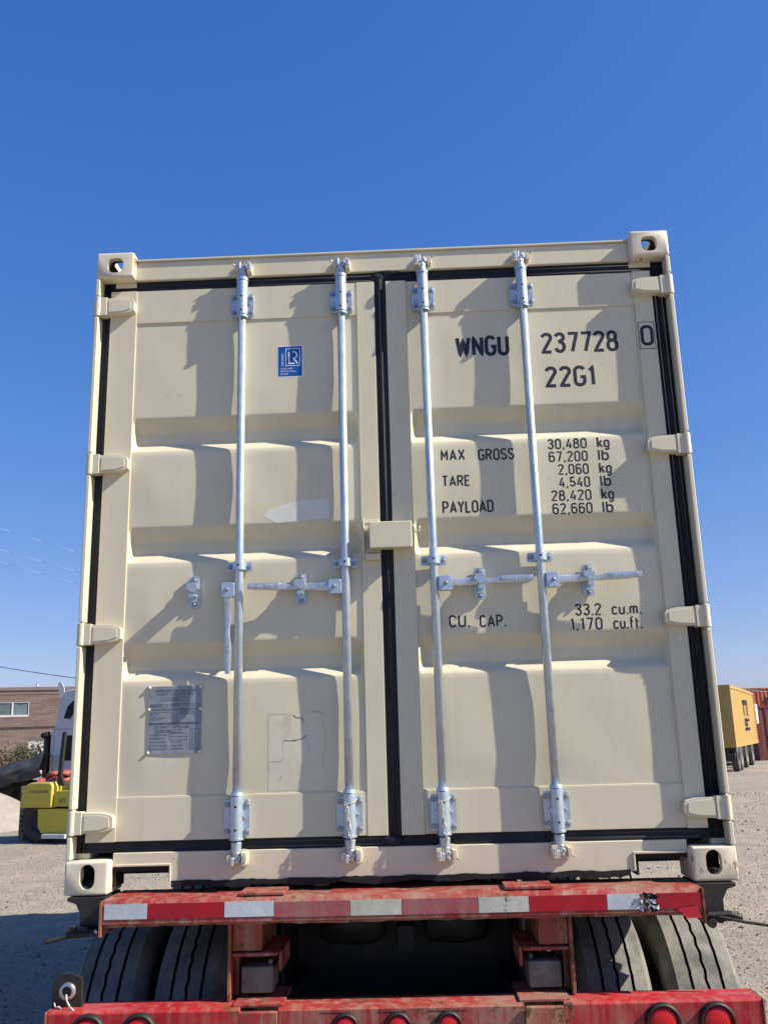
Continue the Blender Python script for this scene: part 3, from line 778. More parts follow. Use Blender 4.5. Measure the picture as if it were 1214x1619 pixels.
for i in range(n + 1):
    x = -.478 + .210 * i / n; top.append((x, .628 + random.uniform(-.004, .003))); bot.append((x, .345 + random.uniform(-.002, .006)))
mid = [[(top[i][0] + (random.uniform(-.003, .003) if i in (0, n) else 0), top[i][1] + (bot[i][1] - top[i][1]) * j / 10) for i in range(n + 1)] for j in range(11)]
for j in range(10): blob(mid[j], mid[j + 1], fnL)
b.mat('plate_ink')
for s, w in (([(-.385, .622), (-.372, .612), (-.352, .611), (-.345, .602)], .004), ([(-.352, .611), (-.344, .600), (-.350, .590)], .002), ([(-.418, .529), (-.395, .527), (-.368, .530), (-.345, .536), (-.333, .546)], .0034), ([(-.395, .527), (-.372, .526)], .003),
             ([(-.475, .450), (-.455, .452), (-.432, .450), (-.418, .468)], .0018), ([(-.478, .626), (-.452, .628), (-.43, .624), (-.405, .630)], .0016), ([(-.32, .632), (-.30, .634), (-.276, .630), (-.270, .620)], .0018), ([(-.422, .53), (-.423, .49)], .001),
             ([(-.272, .61), (-.270, .56)], .001), ([(-.476, .44), (-.475, .41)], .0012), ([(-.330, .52), (-.322, .50), (-.324, .48)], .0012), ([(-.445, .388), (-.438, .380), (-.432, .388), (-.425, .405)], .0016), ([(-.272, .47), (-.270, .43)], .001)):
    ribbon(b, s, w * (.85 if w > .003 else .55), fnL, .0006)
b.build('scraped_patch', doorL, fix=False)['label'] = 'square scraped patch where a label was torn off'
for x, z in ((1.098, 2.262), (1.106, 1.565), (1.108, .870)):
    b = MB().mat('beige_patch')
    v = [b.bm.verts.new(q) for q in ((x - .014,   .0447, z - .014), (x + .008,   .0447, z - .001), (x + .010,   .0447, z + .014), (x,   .0447, z + .006))]; b._f(v)
    b.build('paint_chip', doorR)

# twine tied round the lower guides of the two middle rods
for x, lab in ((-.172, 'frayed twine hanging down the lower guide of the rod left of the door seam'), (.175, 'frayed twine hanging down the lower guide of the rod right of the door seam')):
    b = MB().mat('string')
    pts = [(.026 * math.cos(a), .022 - .027 * math.sin(a), .058 - .016 * math.sin(a)) for a in [R(10 + 160 * i / 12) for i in range(13)]]
    b.tube(pts, .0022, 6)
    for ph, L in ((0, .185), (2.1, .205), (4.2, .150)):
        p = []
        for i in range(26):
            u = i / 25; p.append((-.010 + .020 * u + .0055 * math.sin(u * 19 + ph), -.006 + .003 * math.cos(u * 19 + ph) + (.014 * u if u > .6 else 0), .040 - u * L))
        b.tube(p, .0021, 6)
    tag(b.build('twine', None, loc=(x, 0, Z0 + .255)), lab, 'twine', 'twine tied to the lock rods')

# ------------------------------------------------------------------ the red chassis under the container
ch = empty('container_chassis', 'worn red container chassis with dual dusty tyres under the beige container', 'trailer', (0, .65, 0))
LC = (0, -.65, 0)          # parts are written in scene metres, shifted to the chassis origin
def CB(b, name, par=ch, **k):
    if par == ch: return b.build(name, ch, loc=LC, **k)
    return b.build(name, par, **k)
zz = lambda a: Z0 + a
b = MB().mat('red_worn')
b.prism([(-.100, zz(-.084)), (-.100, zz(-.020)), (-.084, zz(-.003)), (.14, zz(-.003)), (.14, zz(-.084))], 'x', -1.040, 1.050)
bol = CB(b, 'rear_bolster', bevel=.004)
b = MB().mat('red_rust'); b.box(-1.048, -1.0405, -.106, .12, zz(-.122), zz(-.006)); b.build('end_plate', bol)
b = MB().mat('red_rust'); b.box(1.0505, 1.058, -.104, .12, zz(-.120), zz(-.006)); b.build('end_plate', bol)
b = MB().mat('red_rust')
n = 60                                                # ragged lower lip of the bolster
P = [(-1.03 + 2.06 * i / n, zz(-.0845)) for i in range(n + 1)]; Q = [(x, zz(-.091) + random.uniform(-.003, .003)) for x, _ in P]
b.prism(P + Q[::-1], 'y', -.092, -.02); b.build('lower_lip', bol)
for x0, x1 in ((-.560, -.400), (.375, .545)):
    b = MB().mat('red_worn'); b.box(x0, x1, -.085, .04, zz(.0), zz(.011)); b.build('stop_plate', bol, bevel=.003)
# reflective tapes, white and red, some of them filthy
TX = [(-1.032, -.880, 'tape_white', 'bright silver reflective strip'), (-.878, -.609, 'tape_red', None), (-.607, -.434, 'tape_white', None), (-.432, -.168, 'tape_dirty2', None), (-.166, .012, 'tape_dirty', 'grimy silver reflective strip'),
      (.014, .278, 'tape_dirty2', None), (.280, .453, 'tape_dirty', 'grimy silver reflective strip'), (.455, .722, 'tape_red', None), (.724, .835, 'tape_white', None), (.862, .890, 'tape_white', 'torn scrap of silver strip'), (.892, 1.045, 'tape_red', None)]
M['tape_dirty2'] = red_paint('faded_red_tape', (.34, .06, .085), .5, .7, (.30, .24, .19))
for i, (x0, x1, m, lab) in enumerate(TX):
    b = MB().mat(m); zc = -.0395 - (.004 if x0 > -.5 else 0) ; b.box(x0, x1, -.1022, -.1005, zz(zc - .0255), zz(zc + .0245))
    o = b.build('reflective_strip', bol)
    if lab: o['label'] = lab
# crumpled, peeling end of the tape at the right
b = MB().mat('tape_white'); random.seed(3)
g = [[b.bm.verts.new((.836 + .06 * i / 7 + random.uniform(-.003, .003), -.104 - random.uniform(0, .012), zz(-.072 + .060 * j / 7 - .012 * (i / 7)) + random.uniform(-.004, .004))) for i in range(8)] for j in range(8)]
for j in range(7):
    for i in range(7):
        if random.random() < .22: continue
        b.mat('hole' if random.random() < .80 else 'tape_white')
        b._f([g[j][i], g[j][i + 1], g[j + 1][i + 1], g[j + 1][i]])
b.build('peeled_tape', bol)
b = MB().mat('tape_red'); v = [b.bm.verts.new(q) for q in ((.96, -.106, zz(-.070)), (1.03, -.109, zz(-.060)), (1.036, -.120, zz(-.098)), (.985, -.118, zz(-.098)), (.975, -.112, zz(-.082)))]; b._f(v); b.build('torn_tape', bol)

# twistlock outriggers beyond each end
for s in (-1, 1):
    x = lambda a: s * a
    b = MB().mat('dark_steel')
    b.prism([(x(1.059), zz(-.004)), (x(1.200), zz(-.004)), (x(1.200), zz(-.016)), (x(1.168), zz(-.026)), (x(1.150), zz(-.060)), (x(1.150), zz(-.100)), (x(1.059), zz(-.104))], 'y', -.01, .17)
    CB(b, 'twistlock_bracket', bevel=.003)
    b = MB().mat('dark_steel'); b.box(*sorted((x(1.060), x(1.185))), -.05, .05, zz(-.124), zz(-.106)); b.cyl((x(1.12), -.055, zz(-.112)), (x(1.12), -.02, zz(-.112)), .018, n=14); b.cyl((x(1.165), -.045, zz(-.108)), (x(1.165), -.02, zz(-.108)), .014, n=12)
    if s > 0: b.tube([(1.075, -.062, zz(-.100)), (1.15, -.066, zz(-.098)), (1.19, -.07, zz(-.112))], .010, 10); b.tube([(1.11, -.07, zz(-.105)), (1.20, -.085, zz(-.122)), (1.285, -.095, zz(-.134))], .0055, 10); b.cyl((1.085, -.075, zz(-.125)), (1.085, -.05, zz(-.125)), .016, n=12)
    else: b.tube([(-1.08, -.055, zz(-.118)), (-1.17, -.07, zz(-.122)), (-1.245, -.08, zz(-.138))], .0085, 10); b.mat('chrome').cyl((-1.075, -.056, zz(-.112)), (-1.075, -.05, zz(-.112)), .007, n=10)
    CB(b, 'twistlock_lever', bevel=.0015)

# posts between the bolster and the bumper
for s in (-1, 1):
    def bx(b, a, c, y0, y1, z0, z1): b.box(*sorted((s * a, s * c)), y0, y1, zz(z0), zz(z1))
    b = MB().mat('red_rust'); bx(b, .592, .604, -.055, .16, -.345, -.0855); bx(b, .575, .5915, .02, .16, -.345, -.0855)
    CB(b, 'hanger_plate', bevel=.002)
    b = MB().mat('red_rust'); bx(b, .487, .591, -.035, .30, -.190, -.0925); b.mat('red_worn'); bx(b, .430, .590, -.045, .25, -.206, -.1935); bx(b, .418, .429, -.02, .2, -.262, -.196)
    CB(b, 'spring_seat', bevel=.004)
    b = MB().mat('wood_block'); bx(b, .448, .560, -.03, .12, -.328, -.242); bx(b, .452, .468, -.01, .08, -.240, -.222); CB(b, 'rubber_block', bevel=.006)
    b = MB().mat('red_worn'); bx(b, .400, .574, -.115, .12, -.352, -.341); CB(b, 'base_plate', bevel=.003)
    b = MB().mat('red_rust' if s > 0 else 'red_worn'); bx(b, .415, .545, -.150, -.1405, -.62, -.358)
    b.prism([(-.1402, zz(-.3535)), (-.149, zz(-.3575)), (-.149, zz(-.372)), (-.1402, zz(-.372))], 'x', *sorted((s * .417, s * .543)))
    CB(b, 'strap_plate', bevel=.003)
# bumper beam with its lamps
for x0, x1 in ((.546, 1.205), (-1.205, -.546)):
    b = MB().mat('red'); b.prism([(-.130, zz(-.62)), (-.130, zz(-.357)), (-.122, zz(-.3485)), (-.005, zz(-.3485)), (-.005, zz(-.62))], 'x', x0, x1)
    bp = CB(b, 'bumper_beam', bevel=.003)
    b = MB().mat('red_rust'); xe = 1.209 * (1 if x0 > 0 else -1); b.box(xe - .0035, xe + .0035, -.133, .0, zz(-.62), zz(-.350)); b.build('end_cap', bp, bevel=.002)
b = MB().mat('red_worn'); b.prism([(-.136, zz(-.62)), (-.136, zz(-.357)), (-.122, zz(-.3505)), (-.004, zz(-.3505)), (-.004, zz(-.62))], 'x', -.4145, .4145)
b.mat('dark_steel')
for x0, x1 in ((-.27, -.17), (-.08, .02), (.09, .22)): b.box(x0, x1, -.1375, -.1362, zz(-.3665), zz(-.3645))
CB(b, 'bumper_centre', bevel=.003)
def lamp(x, z, r):
    b = MB().mat('dark_steel'); yb = -.1365
    b.lathe([(yb + .004, r * 1.22), (yb - .012, r * 1.22), (yb - .020, r * 1.14), (yb - .020, r * 1.02), (yb - .010, r * 1.0)], (0, 0, 0), 'y', 40)
    o = b.build('tail_lamp', ch, loc=(x, -.65, zz(z)))
    b = MB().mat('lens'); b.lathe([(yb - .008, r * 1.0), (yb - .015, r * .92), (yb - .019, r * .6), (yb - .0205, .001)], (0, 0, 0), 'y', 40); b.build('lens', o)
for x in (-1.058, -.884, .870, 1.048): lamp(x, -.413, .049)
for x in (-.186, -.010, .160): lamp(x, -.410, .037)
# eyelet bracket at the left with a loop of wire
b = MB().mat('dark_steel')
o_ = [(-1.212, zz(-.349)), (-1.212, zz(-.272)), (-1.196, zz(-.246)), (-1.150, zz(-.240)), (-1.108, zz(-.256)), (-1.104, zz(-.349))]
b.prism(o_, 'y', -.075, -.055)
CB(b, 'eyelet_bracket', bevel=.003)
b = MB().mat('chrome'); b.lathe([(-.088, .018), (-.088, .027), (-.076, .029)], (-1.156, 0, zz(-.297)), 'y', 28); b.lathe([(-.076, .017), (-.088, .018)], (-1.156, 0, zz(-.297)), 'y', 28)
CB(b, 'eyelet_ring')
b = MB().mat('string'); b.tube([(-1.156, -.09, zz(-.305)), (-1.150, -.10, zz(-.322)), (-1.135, -.11, zz(-.338)), (-1.118, -.115, zz(-.350)), (-1.110, -.120, zz(-.3545))], .0035, 8); b.tube([(-1.20, -.08, zz(-.330)), (-1.192, -.09, zz(-.345)), (-1.175, -.10, zz(-.340)), (-1.16, -.10, zz(-.352))], .0028, 8)
CB(b, 'wire_loop')
# main beams, cross members, axles, air chambers
for s in (-1, 1):
    b = MB().mat('dark_steel')  # beams coloured near black to stand for the shade under the deck
    b.box(*sorted((s * .40, s * .52)), .302, 5.9, zz(-.135), zz(-.115)); b.box(*sorted((s * .454, s * .466)), .302, 5.9, zz(-.40), zz(-.136)); b.box(*sorted((s * .40, s * .52)), .302, 5.9, zz(-.42), zz(-.401))
    CB(b, 'main_beam')
b = MB().mat('dark_steel'); b.box(-.453, .453, .70, .74, zz(-.72), zz(-.12)); CB(b, 'cross_member')  # dark plates and tank added here to shut out the lit ground behind
b = MB().mat('dark_steel'); b.box(-.62, .62, .745, .80, .22, zz(-.45)); CB(b, 'added_suspension_frame')
b = MB().mat('dark_steel'); b.lathe([(-.60, .01), (-.60, .12), (-.57, .15), (.57, .15), (.60, .12), (.60, .01)], (0, .50, .56), 'x', 28); CB(b, 'added_air_tank')
b = MB().mat('red_rust'); b.box(-.56, .56, .22, .30, zz(-.455), zz(-.425)); CB(b, 'cross_member')
b = MB().mat('red_rust'); b.box(-.453, .453, 2.3, 2.36, zz(-.33), zz(-.15)); CB(b, 'cross_member')
for x in (-.20, .22):
    b = MB().mat('dark_steel'); b.lathe([(-.13, .01), (-.13, .05), (-.11, .075), (.02, .085), (.10, .075), (.13, .05), (.13, .01)], (x, .50, zz(-.20)), 'x', 28); CB(b, 'air_chamber')
b = MB().mat('dark_steel'); b.box(-.02, .05, .42, .5, zz(-.30), zz(-.2)); CB(b, 'valve_box', bevel=.006)
def axle(y):
    b = MB().mat('dark_steel'); b.cyl((-.95, y, .52), (.95, y, .52), .065, n=20); CB(b, 'axle')
axle(.65); axle(1.90)
def tyre_profile():
    R0 = .520; p = [(-.085, .30), (-.125, .33), (-.138, .40), (-.134, .46), (-.118, .500), (-.108, .5125)]
    for g in (-.056, 0., .056):
        p += [(g - .0056, R0 - .001 * abs(g) * 30), (g - .0044, R0 - .020), (g + .0044, R0 - .020), (g + .0056, R0 - .001 * abs(g) * 30)]
    p += [(.108, .5125), (.118, .500), (.134, .46), (.138, .40), (.125, .33), (.085, .30)]
    return p
def wheel(x, y, dark=False, par=None, mat='tyre'):
    b = MB().mat(mat); b.lathe(tyre_profile(), (0, 0, 0), 'x', 96)
    ws = random.uniform(0, 6)
    b.mat('hole'); b.bm.faces.ensure_lookup_table()
    for f in b.bm.faces:
        if sum(math.hypot(v.co.y, v.co.z) < .503 for v in f.verts) >= 2 and abs(f.calc_center_median().x) < .08: f.material_index = 1
    # zig-zag the grooves a little
    for v in b.bm.verts:
        r = math.hypot(v.co.y, v.co.z)
        if r > .50 and abs(v.co.x) < .07: a = math.atan2(v.co.z, v.co.y); v.co.x += .0028 * (1 if int(a * 16) % 2 else -1) * (1 if abs(v.co.x) < .01 else .25)
    o = b.build('wheel', par or ch, loc=(x, y - .65, .52))
    o.data.set_sharp_from_angle(angle=R(40))
    rm = MB().mat('dark_steel'); rm.lathe([(-.10, .305), (-.09, .285), (-.06, .27), (.0, .265), (.02, .12), (.05, .10), (.05, .02)], (0, 0, 0), 'x', 40); rm.build('rim', o)
    return o
w0 = None
for y in (.65, 1.90):
    for x in (-1.128, -.812, .800, 1.128):
        if w0 is None: w0 = wheel(x, y)
        else:
            c = w0.copy(); col.objects.link(c); c.location = (x, y - .65, .52)
            for g_ in [q for q in bpy.data.objects if q.parent == w0]:
                d = g_.copy(); col.objects.link(d); d.parent = c
            c.rotation_euler.x = random.uniform(0, 6)
# landing gear far forward keeps the chassis standing
for s in (-1, 1):
    b = MB().mat('red_worn'); b.box(*sorted((s * .56, s * .68)), 4.9, 5.02, .06, zz(-.14)); b.box(*sorted((s * .50, s * .74)), 4.8, 5.12, .02, .058); CB(b, 'landing_leg')

# ------------------------------------------------------------------ left background
def cam_point(u, v, Y): pass
M['brick'] = None
t = NT('brown_brick_wall'); br = t.n('ShaderNodeTexBrick'); mp = t.n('ShaderNodeMapping'); mp.inputs['Rotation'].default_value = (R(90), 0, 0)
t.l(t.tc.outputs['Object'], mp.inputs[0]); t.l(mp.outputs[0], br.inputs['Vector'])
for k, v in (('Scale', 1.), ('Brick Width', .6), ('Row Height', .16), ('Mortar Size', .014)): br.inputs[k].default_value = v
br.inputs['Color1'].default_value = (.165, .108, .092, 1); br.inputs['Color2'].default_value = (.215, .158, .138, 1); br.inputs['Mortar'].default_value = (.10, .07, .06, 1)
f = t.noise(1.1, 6, .6, (.3, 1, 3)); M['brick'] = t.set(t.mix(t.mul(t.ramp(f, .4, .7), .6), br.outputs[0], (.27, .19, .165)), .9); t.bump(f, .3, .02)
# tall-enough building: front wall in its own local x-z plane
bl = empty('brick_building', 'low brown brick building with a strip window and a white roller door, behind the truck', 'building', (-26.2, 60.2, 0), R(14))
b = MB().mat('brick')
X0, X1, HT = -16.0, 9.0, 5.55
# wall pieces around the openings
b.box(X0, X1, 0, .3, 4.80, HT); b.box(X0, -5.7, 0, .3, 0, 4.80); b.box(-.15, X1, 0, .3, 2.25, 4.80); b.box(-5.7, -.15, 0, .3, 2.25, 3.78); b.box(-5.7, -.1, 0, .3, 0, 2.25); b.box(3.3, X1, 0, .3, 0, 2.25)
b.box(X0, X1, 14, 14.3, 0, HT); b.box(X0, X0 + .3, .3, 14, 0, HT); b.box(X1 - .3, X1, .3, 14, 0, HT)
b.build('wall', bl)
b = MB().mat(flat('roof_coping', (.20, .15, .14), .7)); b.box(X0 - .1, X1 + .1, -.06, .36, HT + .003, HT + .22); b.box(X0 - .05, X1 + .05, -.03, -.001, 5.28, 5.36); b.mat('dark_steel'); b.box(X0, X1, .36, 14.3, HT + .003, HT + .08); b.build('roof', bl)
b = MB().mat(flat('white_window_frame', (.62, .62, .60), .5))
b.box(-5.7, -.15, .03, .14, 3.78, 3.90); b.box(-5.7, -.15, .03, .14, 4.72, 4.80)
for i in range(6): xa = -5.7 + i * 1.09; b.box(xa, xa + .10, .03, .14, 3.90, 4.72)
fw = b.build('window', bl); b = MB().mat(flat('curtained_glass', (.13, .165, .175), .2, 0, .5, 1.2)); b.box(-5.65, -.2, .08, .10, 3.9, 4.72); b.build('pane', fw)
b = MB().mat(flat('white_roller_door', (.60, .58, .54), .5))
for i in range(9): b.box(-.1, 3.3, .08, .14, i * .25, i * .25 + .243)
b.build('roller_door', bl)
b = MB().mat('dark_steel'); b.tube([(-2.2, -.05, 3.05), (3.6, -.05, 3.10)], .025); b.tube([(-2.2, -.05, 3.05), (-2.35, -.05, .3)], .03); b.box(-4.0, -2.3, -.1, -.002, 3.05, 3.18); b.build('conduit', bl)
b = MB().mat('chrome'); 
for x in (-3.9, .1): b.cyl((x, 1, HT + .1), (x, 1, HT + .5), .07, n=8)
b.build('roof_vent', bl)

# shrubs in front of the building
def leaf_mat(name, a, c):
    t = NT(name); f = t.noise(1.8, 3); m = t.set(t.mix(t.ramp(f, .35, .65), a, c), .75); return m
M['leaf'] = leaf_mat('shrub_leaves', (.045, .06, .02), (.11, .12, .045)); M['leaf2'] = leaf_mat('dry_shrub_leaves', (.15, .12, .055), (.20, .15, .07)); M['bark'] = flat('bark', (.07, .05, .035), .9)
def shrub(loc, w, h, mat, label, seed):
    rnd = random.Random(seed); e = empty('shrub', label, 'shrub', loc, group=None)
    b = MB().mat('bark')
    for i in range(6):
        a = rnd.uniform(0, 6.28); b.tube([(0, 0, 0), (.2 * w * math.cos(a), .2 * w * math.sin(a), h * .5), (.36 * w * math.cos(a), .3 * w * math.sin(a), h * .85)], .03, 6)
    b.build('stem', e)
    b = MB().mat(mat)
    cl = [(rnd.uniform(-.4, .4) * w, rnd.uniform(-.3, .3) * w, rnd.uniform(.25, .85) * h, rnd.uniform(.18, .32) * h) for _ in range(16)]
    for i in range(1500):
        cx, cy, cz, r = rnd.choice(cl); d = Vector((rnd.gauss(0, 1), rnd.gauss(0, 1), rnd.gauss(0, .8))).normalized() * r * rnd.uniform(.55, 1.1)
        c = Vector((cx, cy, max(.04, cz + d.z))) + Vector((d.x, d.y, 0)); s_ = rnd.uniform(.04, .085)
        q = Matrix.Rotation(rnd.uniform(0, 6.3), 3, 'Z') @ Matrix.Rotation(rnd.uniform(-1.3, 1.3), 3, 'X')
        b._f([b.bm.verts.new(c + q @ Vector(p) * s_) for p in ((-1, -.5, 0), (0, -.7, .2), (1, 0, 0), (0, .7, .2))])
    b.build('foliage', e, fix=False)
shrub((-24.5, 53.0, 0), 2.4, 1.95, 'leaf2', 'brownish dry shrub at the left edge, before the brick wall', 1)
shrub((-22.9, 51.2, 0), 2.6, 1.9, 'leaf', 'green shrub just right of the brownish dry one', 2)
shrub((-21.4, 51.8, 0), 2.4, 2.2, 'leaf', 'taller green shrub in front of the white roller door', 3)

# grey sleeper truck
tk = empty('sleeper_truck', 'pale grey sleeper cab truck with dark rear wheels, parked behind the yellow forklift', 'truck', (-9.12, 20.6, 0), R(-15))
b = MB().mat(flat('pale_grey_truck_paint', (.44, .475, .49), .35, 0, .05, 3))
# side outline (x: along truck, facing right), extruded in depth
P = [(-.12, .95), (-.12, 2.05), (-.02, 2.15), (.14, 3.02), (.22, 3.12), (.62, 3.17), (1.0, 3.15), (2.1, 2.80), (2.5, 2.1), (3.9, 1.75), (4.2, 1.2), (4.2, .75), (.25, .75)]
b.prism(P, 'y', -.2, 1.9)
cabo = b.build('cab', tk, bevel=.04, seg=3)
b = MB().mat('hole'); b.prism([(.26, 2.42), (.36, 2.72), (.52, 2.86), (.60, 2.86), (.60, 2.62), (.45, 2.40)], 'y', -.212, -.2012); b.build('sleeper_window', cabo)
b = MB().mat('hole'); b.prism(rrect(.34, .62, .08, cx=.42, cz=1.68), 'y', -.212, -.2012); b.build('side_window', cabo)
b = MB().mat('dark_steel'); b.box(-.10, 1.2, -.2035, -.2012, 2.145, 2.155); b.box(-.005, .0, -.2035, -.2012, .8, 2.14); b.build('panel_gap', cabo)
b = MB().mat('white_paint'); b.prism([(.13, 2.95), (.06, 3.15), (.03, 3.30), (.07, 3.36), (.15, 3.33), (.24, 3.18), (.24, 3.08)], 'y', -.22, -.202); b.build('roof_fairing', cabo, bevel=.006)
b = MB().mat('dark_steel'); b.box(-.34, -.16, -.1, 1.7, .8, 2.02); b.cyl((-.25, -.16, .8), (-.25, -.16, 2.02), .07, n=14); b.cyl((-.36, -.2, 2.0), (-.16, -.2, 2.04), .07, n=12); b.box(-3.4, 2.5, .1, .3, .55, .85); b.box(-3.4, 2.5, 1.3, 1.5, .55, .85); b.build('deck', tk)
for x in (-2.35, -1.15, 3.2):
    b = MB().mat('tyre_dark'); b.lathe(tyre_profile(), (0, 0, 0), 'x', 36); o = b.build('wheel', tk, loc=(x, .05, .5), rot=(0, 0, R(90)))
    r_ = MB().mat('dark_steel'); r_.lathe([(.135, .29), (.09, .26), (.06, .2), (.09, .12), (.11, .02)], (0, 0, 0), 'x', 24); r_.lathe([(-.135, .29), (-.09, .26), (-.06, .2), (-.09, .12), (-.11, .02)], (0, 0, 0), 'x', 24); r_.build('rim', o)
# black tarpaulin sagging over the deck
M['tarp'] = flat('black_tarpaulin', (.032, .034, .036), .6, 0, .25, 3, .2)
b = MB().mat('tarp'); n = 36; m = 14
g = []
for j in range(m + 1):
    row = []
    for i in range(n + 1):
        u, w_ = i / n, j / m; x = -2.75 + 2.65 * u
        topz = .50 + 1.08 * u ** .62
        topz += .022 * math.sin(u * 21) + .012 * math.sin(u * 47)
        z = topz * (1 - w_) + (.30 + .74 * u) * w_ + .03 * math.sin(18 * u + 7 * w_) * w_
        y = -.25 - .28 * math.sin(w_ * 2.6) + .05 * math.sin(11 * u + 9 * w_) + .014 * math.sin(31 * u - 6 * w_) + .012 * math.sin(24 * w_ + 9 * u)
        row.append(b.bm.verts.new((x, y, z)))
    g.append(row)
back = [b.bm.verts.new((v.co.x, 1.5, v.co.z * .8)) for v in g[0]]
for i in range(n): b._f([back[i], back[i + 1], g[0][i + 1], g[0][i]], True)
for j in range(m):
    for i in range(n): b._f([g[j][i], g[j][i + 1], g[j + 1][i + 1], g[j + 1][i]], True)
tag(b.build('tarpaulin', None, loc=(-9.1, 20.2, 0), fix=True), 'black tarpaulin sagging over the deck behind the grey truck cab', 'tarpaulin')

# yellow forklift in front of it (tail end seen, the rest behind the container)
M['yellow'] = paint('yellow_machine_paint', (.52, .43, .045), dirt=(.22, .18, .06), dirt_amt=.5, rust_amt=.2, rough=.45)
fk = empty('forklift', 'yellow forklift with a curved rear fender, partly hidden by the container', 'forklift', (-6.86, 14.0, 0), R(-16))
b = MB().mat('yellow')
b.prism([(-.36, .64), (-.32, .92), (-.24, 1.05), (-.14, 1.085), (.28, 1.085), (.33, 1.04), (.33, .64)], 'y', -.16, .45)
b.build('fender', fk, bevel=.03, seg=3)
b = MB().mat('yellow'); b.prism([(.335, .98), (.335, 1.09), (.345, 1.10), (.40, 1.00), (.40, .655), (.335, .645)], 'y', -.10, .9); b.prism([(.0, .62), (.02, .30), (.09, .20), (1.6, .18), (1.6, .62)], 'y', -.10, .5)
b.prism([(.41, .66), (.41, .93), (1.7, .95), (1.7, .66)], 'y', -.12, .9)
b.build('body', fk, bevel=.02, seg=2)
b = MB().mat(flat('rusty_inner_guard', (.25, .16, .05), .8)); b.prism([(-.35, .15), (-.355, .637), (-.05, .637), (-.05, .60), (-.26, .5)], 'y', .26, .4); b.build('wheel_guard', fk)
b = MB().mat('tyre_dark')
b.lathe([(-.12, .20), (-.15, .24), (-.15, .34), (-.12, .385), (.12, .385), (.15, .34), (.15, .24), (.12, .20)], (0, 0, 0), 'y', 40)
for i in range(28):
    a = 2 * math.pi * i / 28; q = Matrix.Rotation(a, 4, 'Y'); b.box(-.02, .02, -.15, -.02, .37, .405, q); q = Matrix.Rotation(a + .11, 4, 'Y'); b.box(-.02, .02, .02, .15, .37, .405, q)
o = b.build('wheel', fk, loc=(-.0, .08, .40))
r_ = MB().mat('dark_steel'); r_.lathe([(-.12, .20), (-.08, .17), (-.06, .10), (-.10, .07), (-.10, .01)], (0, 0, 0), 'y', 24); r_.build('rim', o)
b2 = o.copy(); col.objects.link(b2); b2.location = (2.0, .08, .40)
b = MB().mat(flat('white_step', (.55, .55, .53), .5)); b.box(.20, .70, -.22, -.105, .115, .19); b.build('step', fk, bevel=.006)
b = MB().mat('dark_steel'); b.prism([(.30, 1.02), (.35, 1.12), (.415, 1.98), (.475, 1.98), (.43, 1.20), (.52, 1.02)], 'y', -.06, .0); b.prism([(.60, 1.98), (.70, 1.98), (2.0, 2.1), (2.0, 2.03)], 'y', .1, .9); b.build('overhead_guard', fk)
b = MB().mat('black'); text_mesh(b, 'CHALLENGER', -.16, .90, .075, -.162, .88); b.build('lettering', fk, fix=False)
b = MB().mat('black'); text_mesh(b, 'HY', .46, .72, .12, -.1225, 1.); b.build('lettering', fk, fix=False)
b = MB().mat('white_paint'); b.box(.52, 1.4, .5, 1.2, .97, 1.28); b.build('engine_cover', fk, bevel=.03)
# heap of red net bags beyond the fender
M['redbag'] = flat('red_net_bag', (.42, .10, .075), .8, 0, .75, 38, .6)
pl = empty('pallet', 'wooden pallet carrying the red bags behind the forklift', 'pallet', (-6.87, 15.0, 0))
b = MB().mat(flat('grey_pallet_wood', (.20, .16, .11), .9)); 
for i in range(6): b.box(-.6, .6, -.5 + i * .18, -.38 + i * .18, .98, 1.0)
for x in (-.6, -.05, .5): b.box(x, x + .1, -.5, .52, .0, .978)
b.build('boards', pl)
rb = random.Random(5); first = None
spots = [(-.42, 0, 1.06, 'lowest red net bag at the left end of the heap'), (-.18, -.02, 1.08, 'red net bag second from the left in the heap'), (.06, 0, 1.08, 'red net bag in the middle of the bottom row of the heap'), (.30, .02, 1.08, 'red net bag at the right end of the heap'), (-.20, .03, 1.18, 'red net bag lying on top at the left of the heap'), (.06, 0, 1.20, 'red net bag lying on top at the right of the heap')]
for x, y, z, lab in spots:
    b = MB().mat('redbag'); b.ball((0, 0, 0), .125, 1.15, .9, .46, 10)
    for v in b.bm.verts: v.co += Vector((rb.uniform(-1, 1), rb.uniform(-1, 1), rb.uniform(-1, 1))) * .022
    b.ball((.15, 0, .02), .035, 1.2, .8, .8, 5)
    o = b.build('net_bag', None, loc=(-6.87 + x * .95, 15.0 + y, z + .005)); tag(o, lab, 'bag', 'red net bags heaped behind the forklift'); o.rotation_euler = (0, rb.uniform(-.3, .3), rb.uniform(-.5, .5))

# heap of pale gravel at the left edge
t = NT('heap_gravel'); f = t.noise(2.5, 8, .7); g2 = t.noise(30, 5, .7)
M['heap'] = t.set(t.mix(t.ramp(f, .35, .65), (.25, .225, .19), (.34, .31, .265)), .95); t.bump(g2, .7, .03)
b = MB().mat('heap'); n = 40; g = []
for j in range(n + 1):
    row = []
    for i in range(n + 1):
        x, y = -1.9 + 3.8 * i / n, -1.5 + 3.0 * j / n; r = math.hypot(x / 1.75, y / 1.35)
        h = .86 * (1 - r * r) if r < 1 else -.05; h += .03 * math.sin(5 * x + 3 * y) * max(0, 1 - r) + .02 * math.sin(13 * x - 9 * y) * max(0, 1 - r)
        row.append(b.bm.verts.new((x, y, h - .02)))
    g.append(row)
for j in range(n):
    for i in range(n): b._f([g[j][i], g[j][i + 1], g[j + 1][i + 1], g[j + 1][i]], True)
tag(b.build('gravel_heap', None, loc=(-9.75, 17.4, 0)), 'low smooth heap of pale gravel at the left edge, beside the forklift wheel', 'gravel heap')

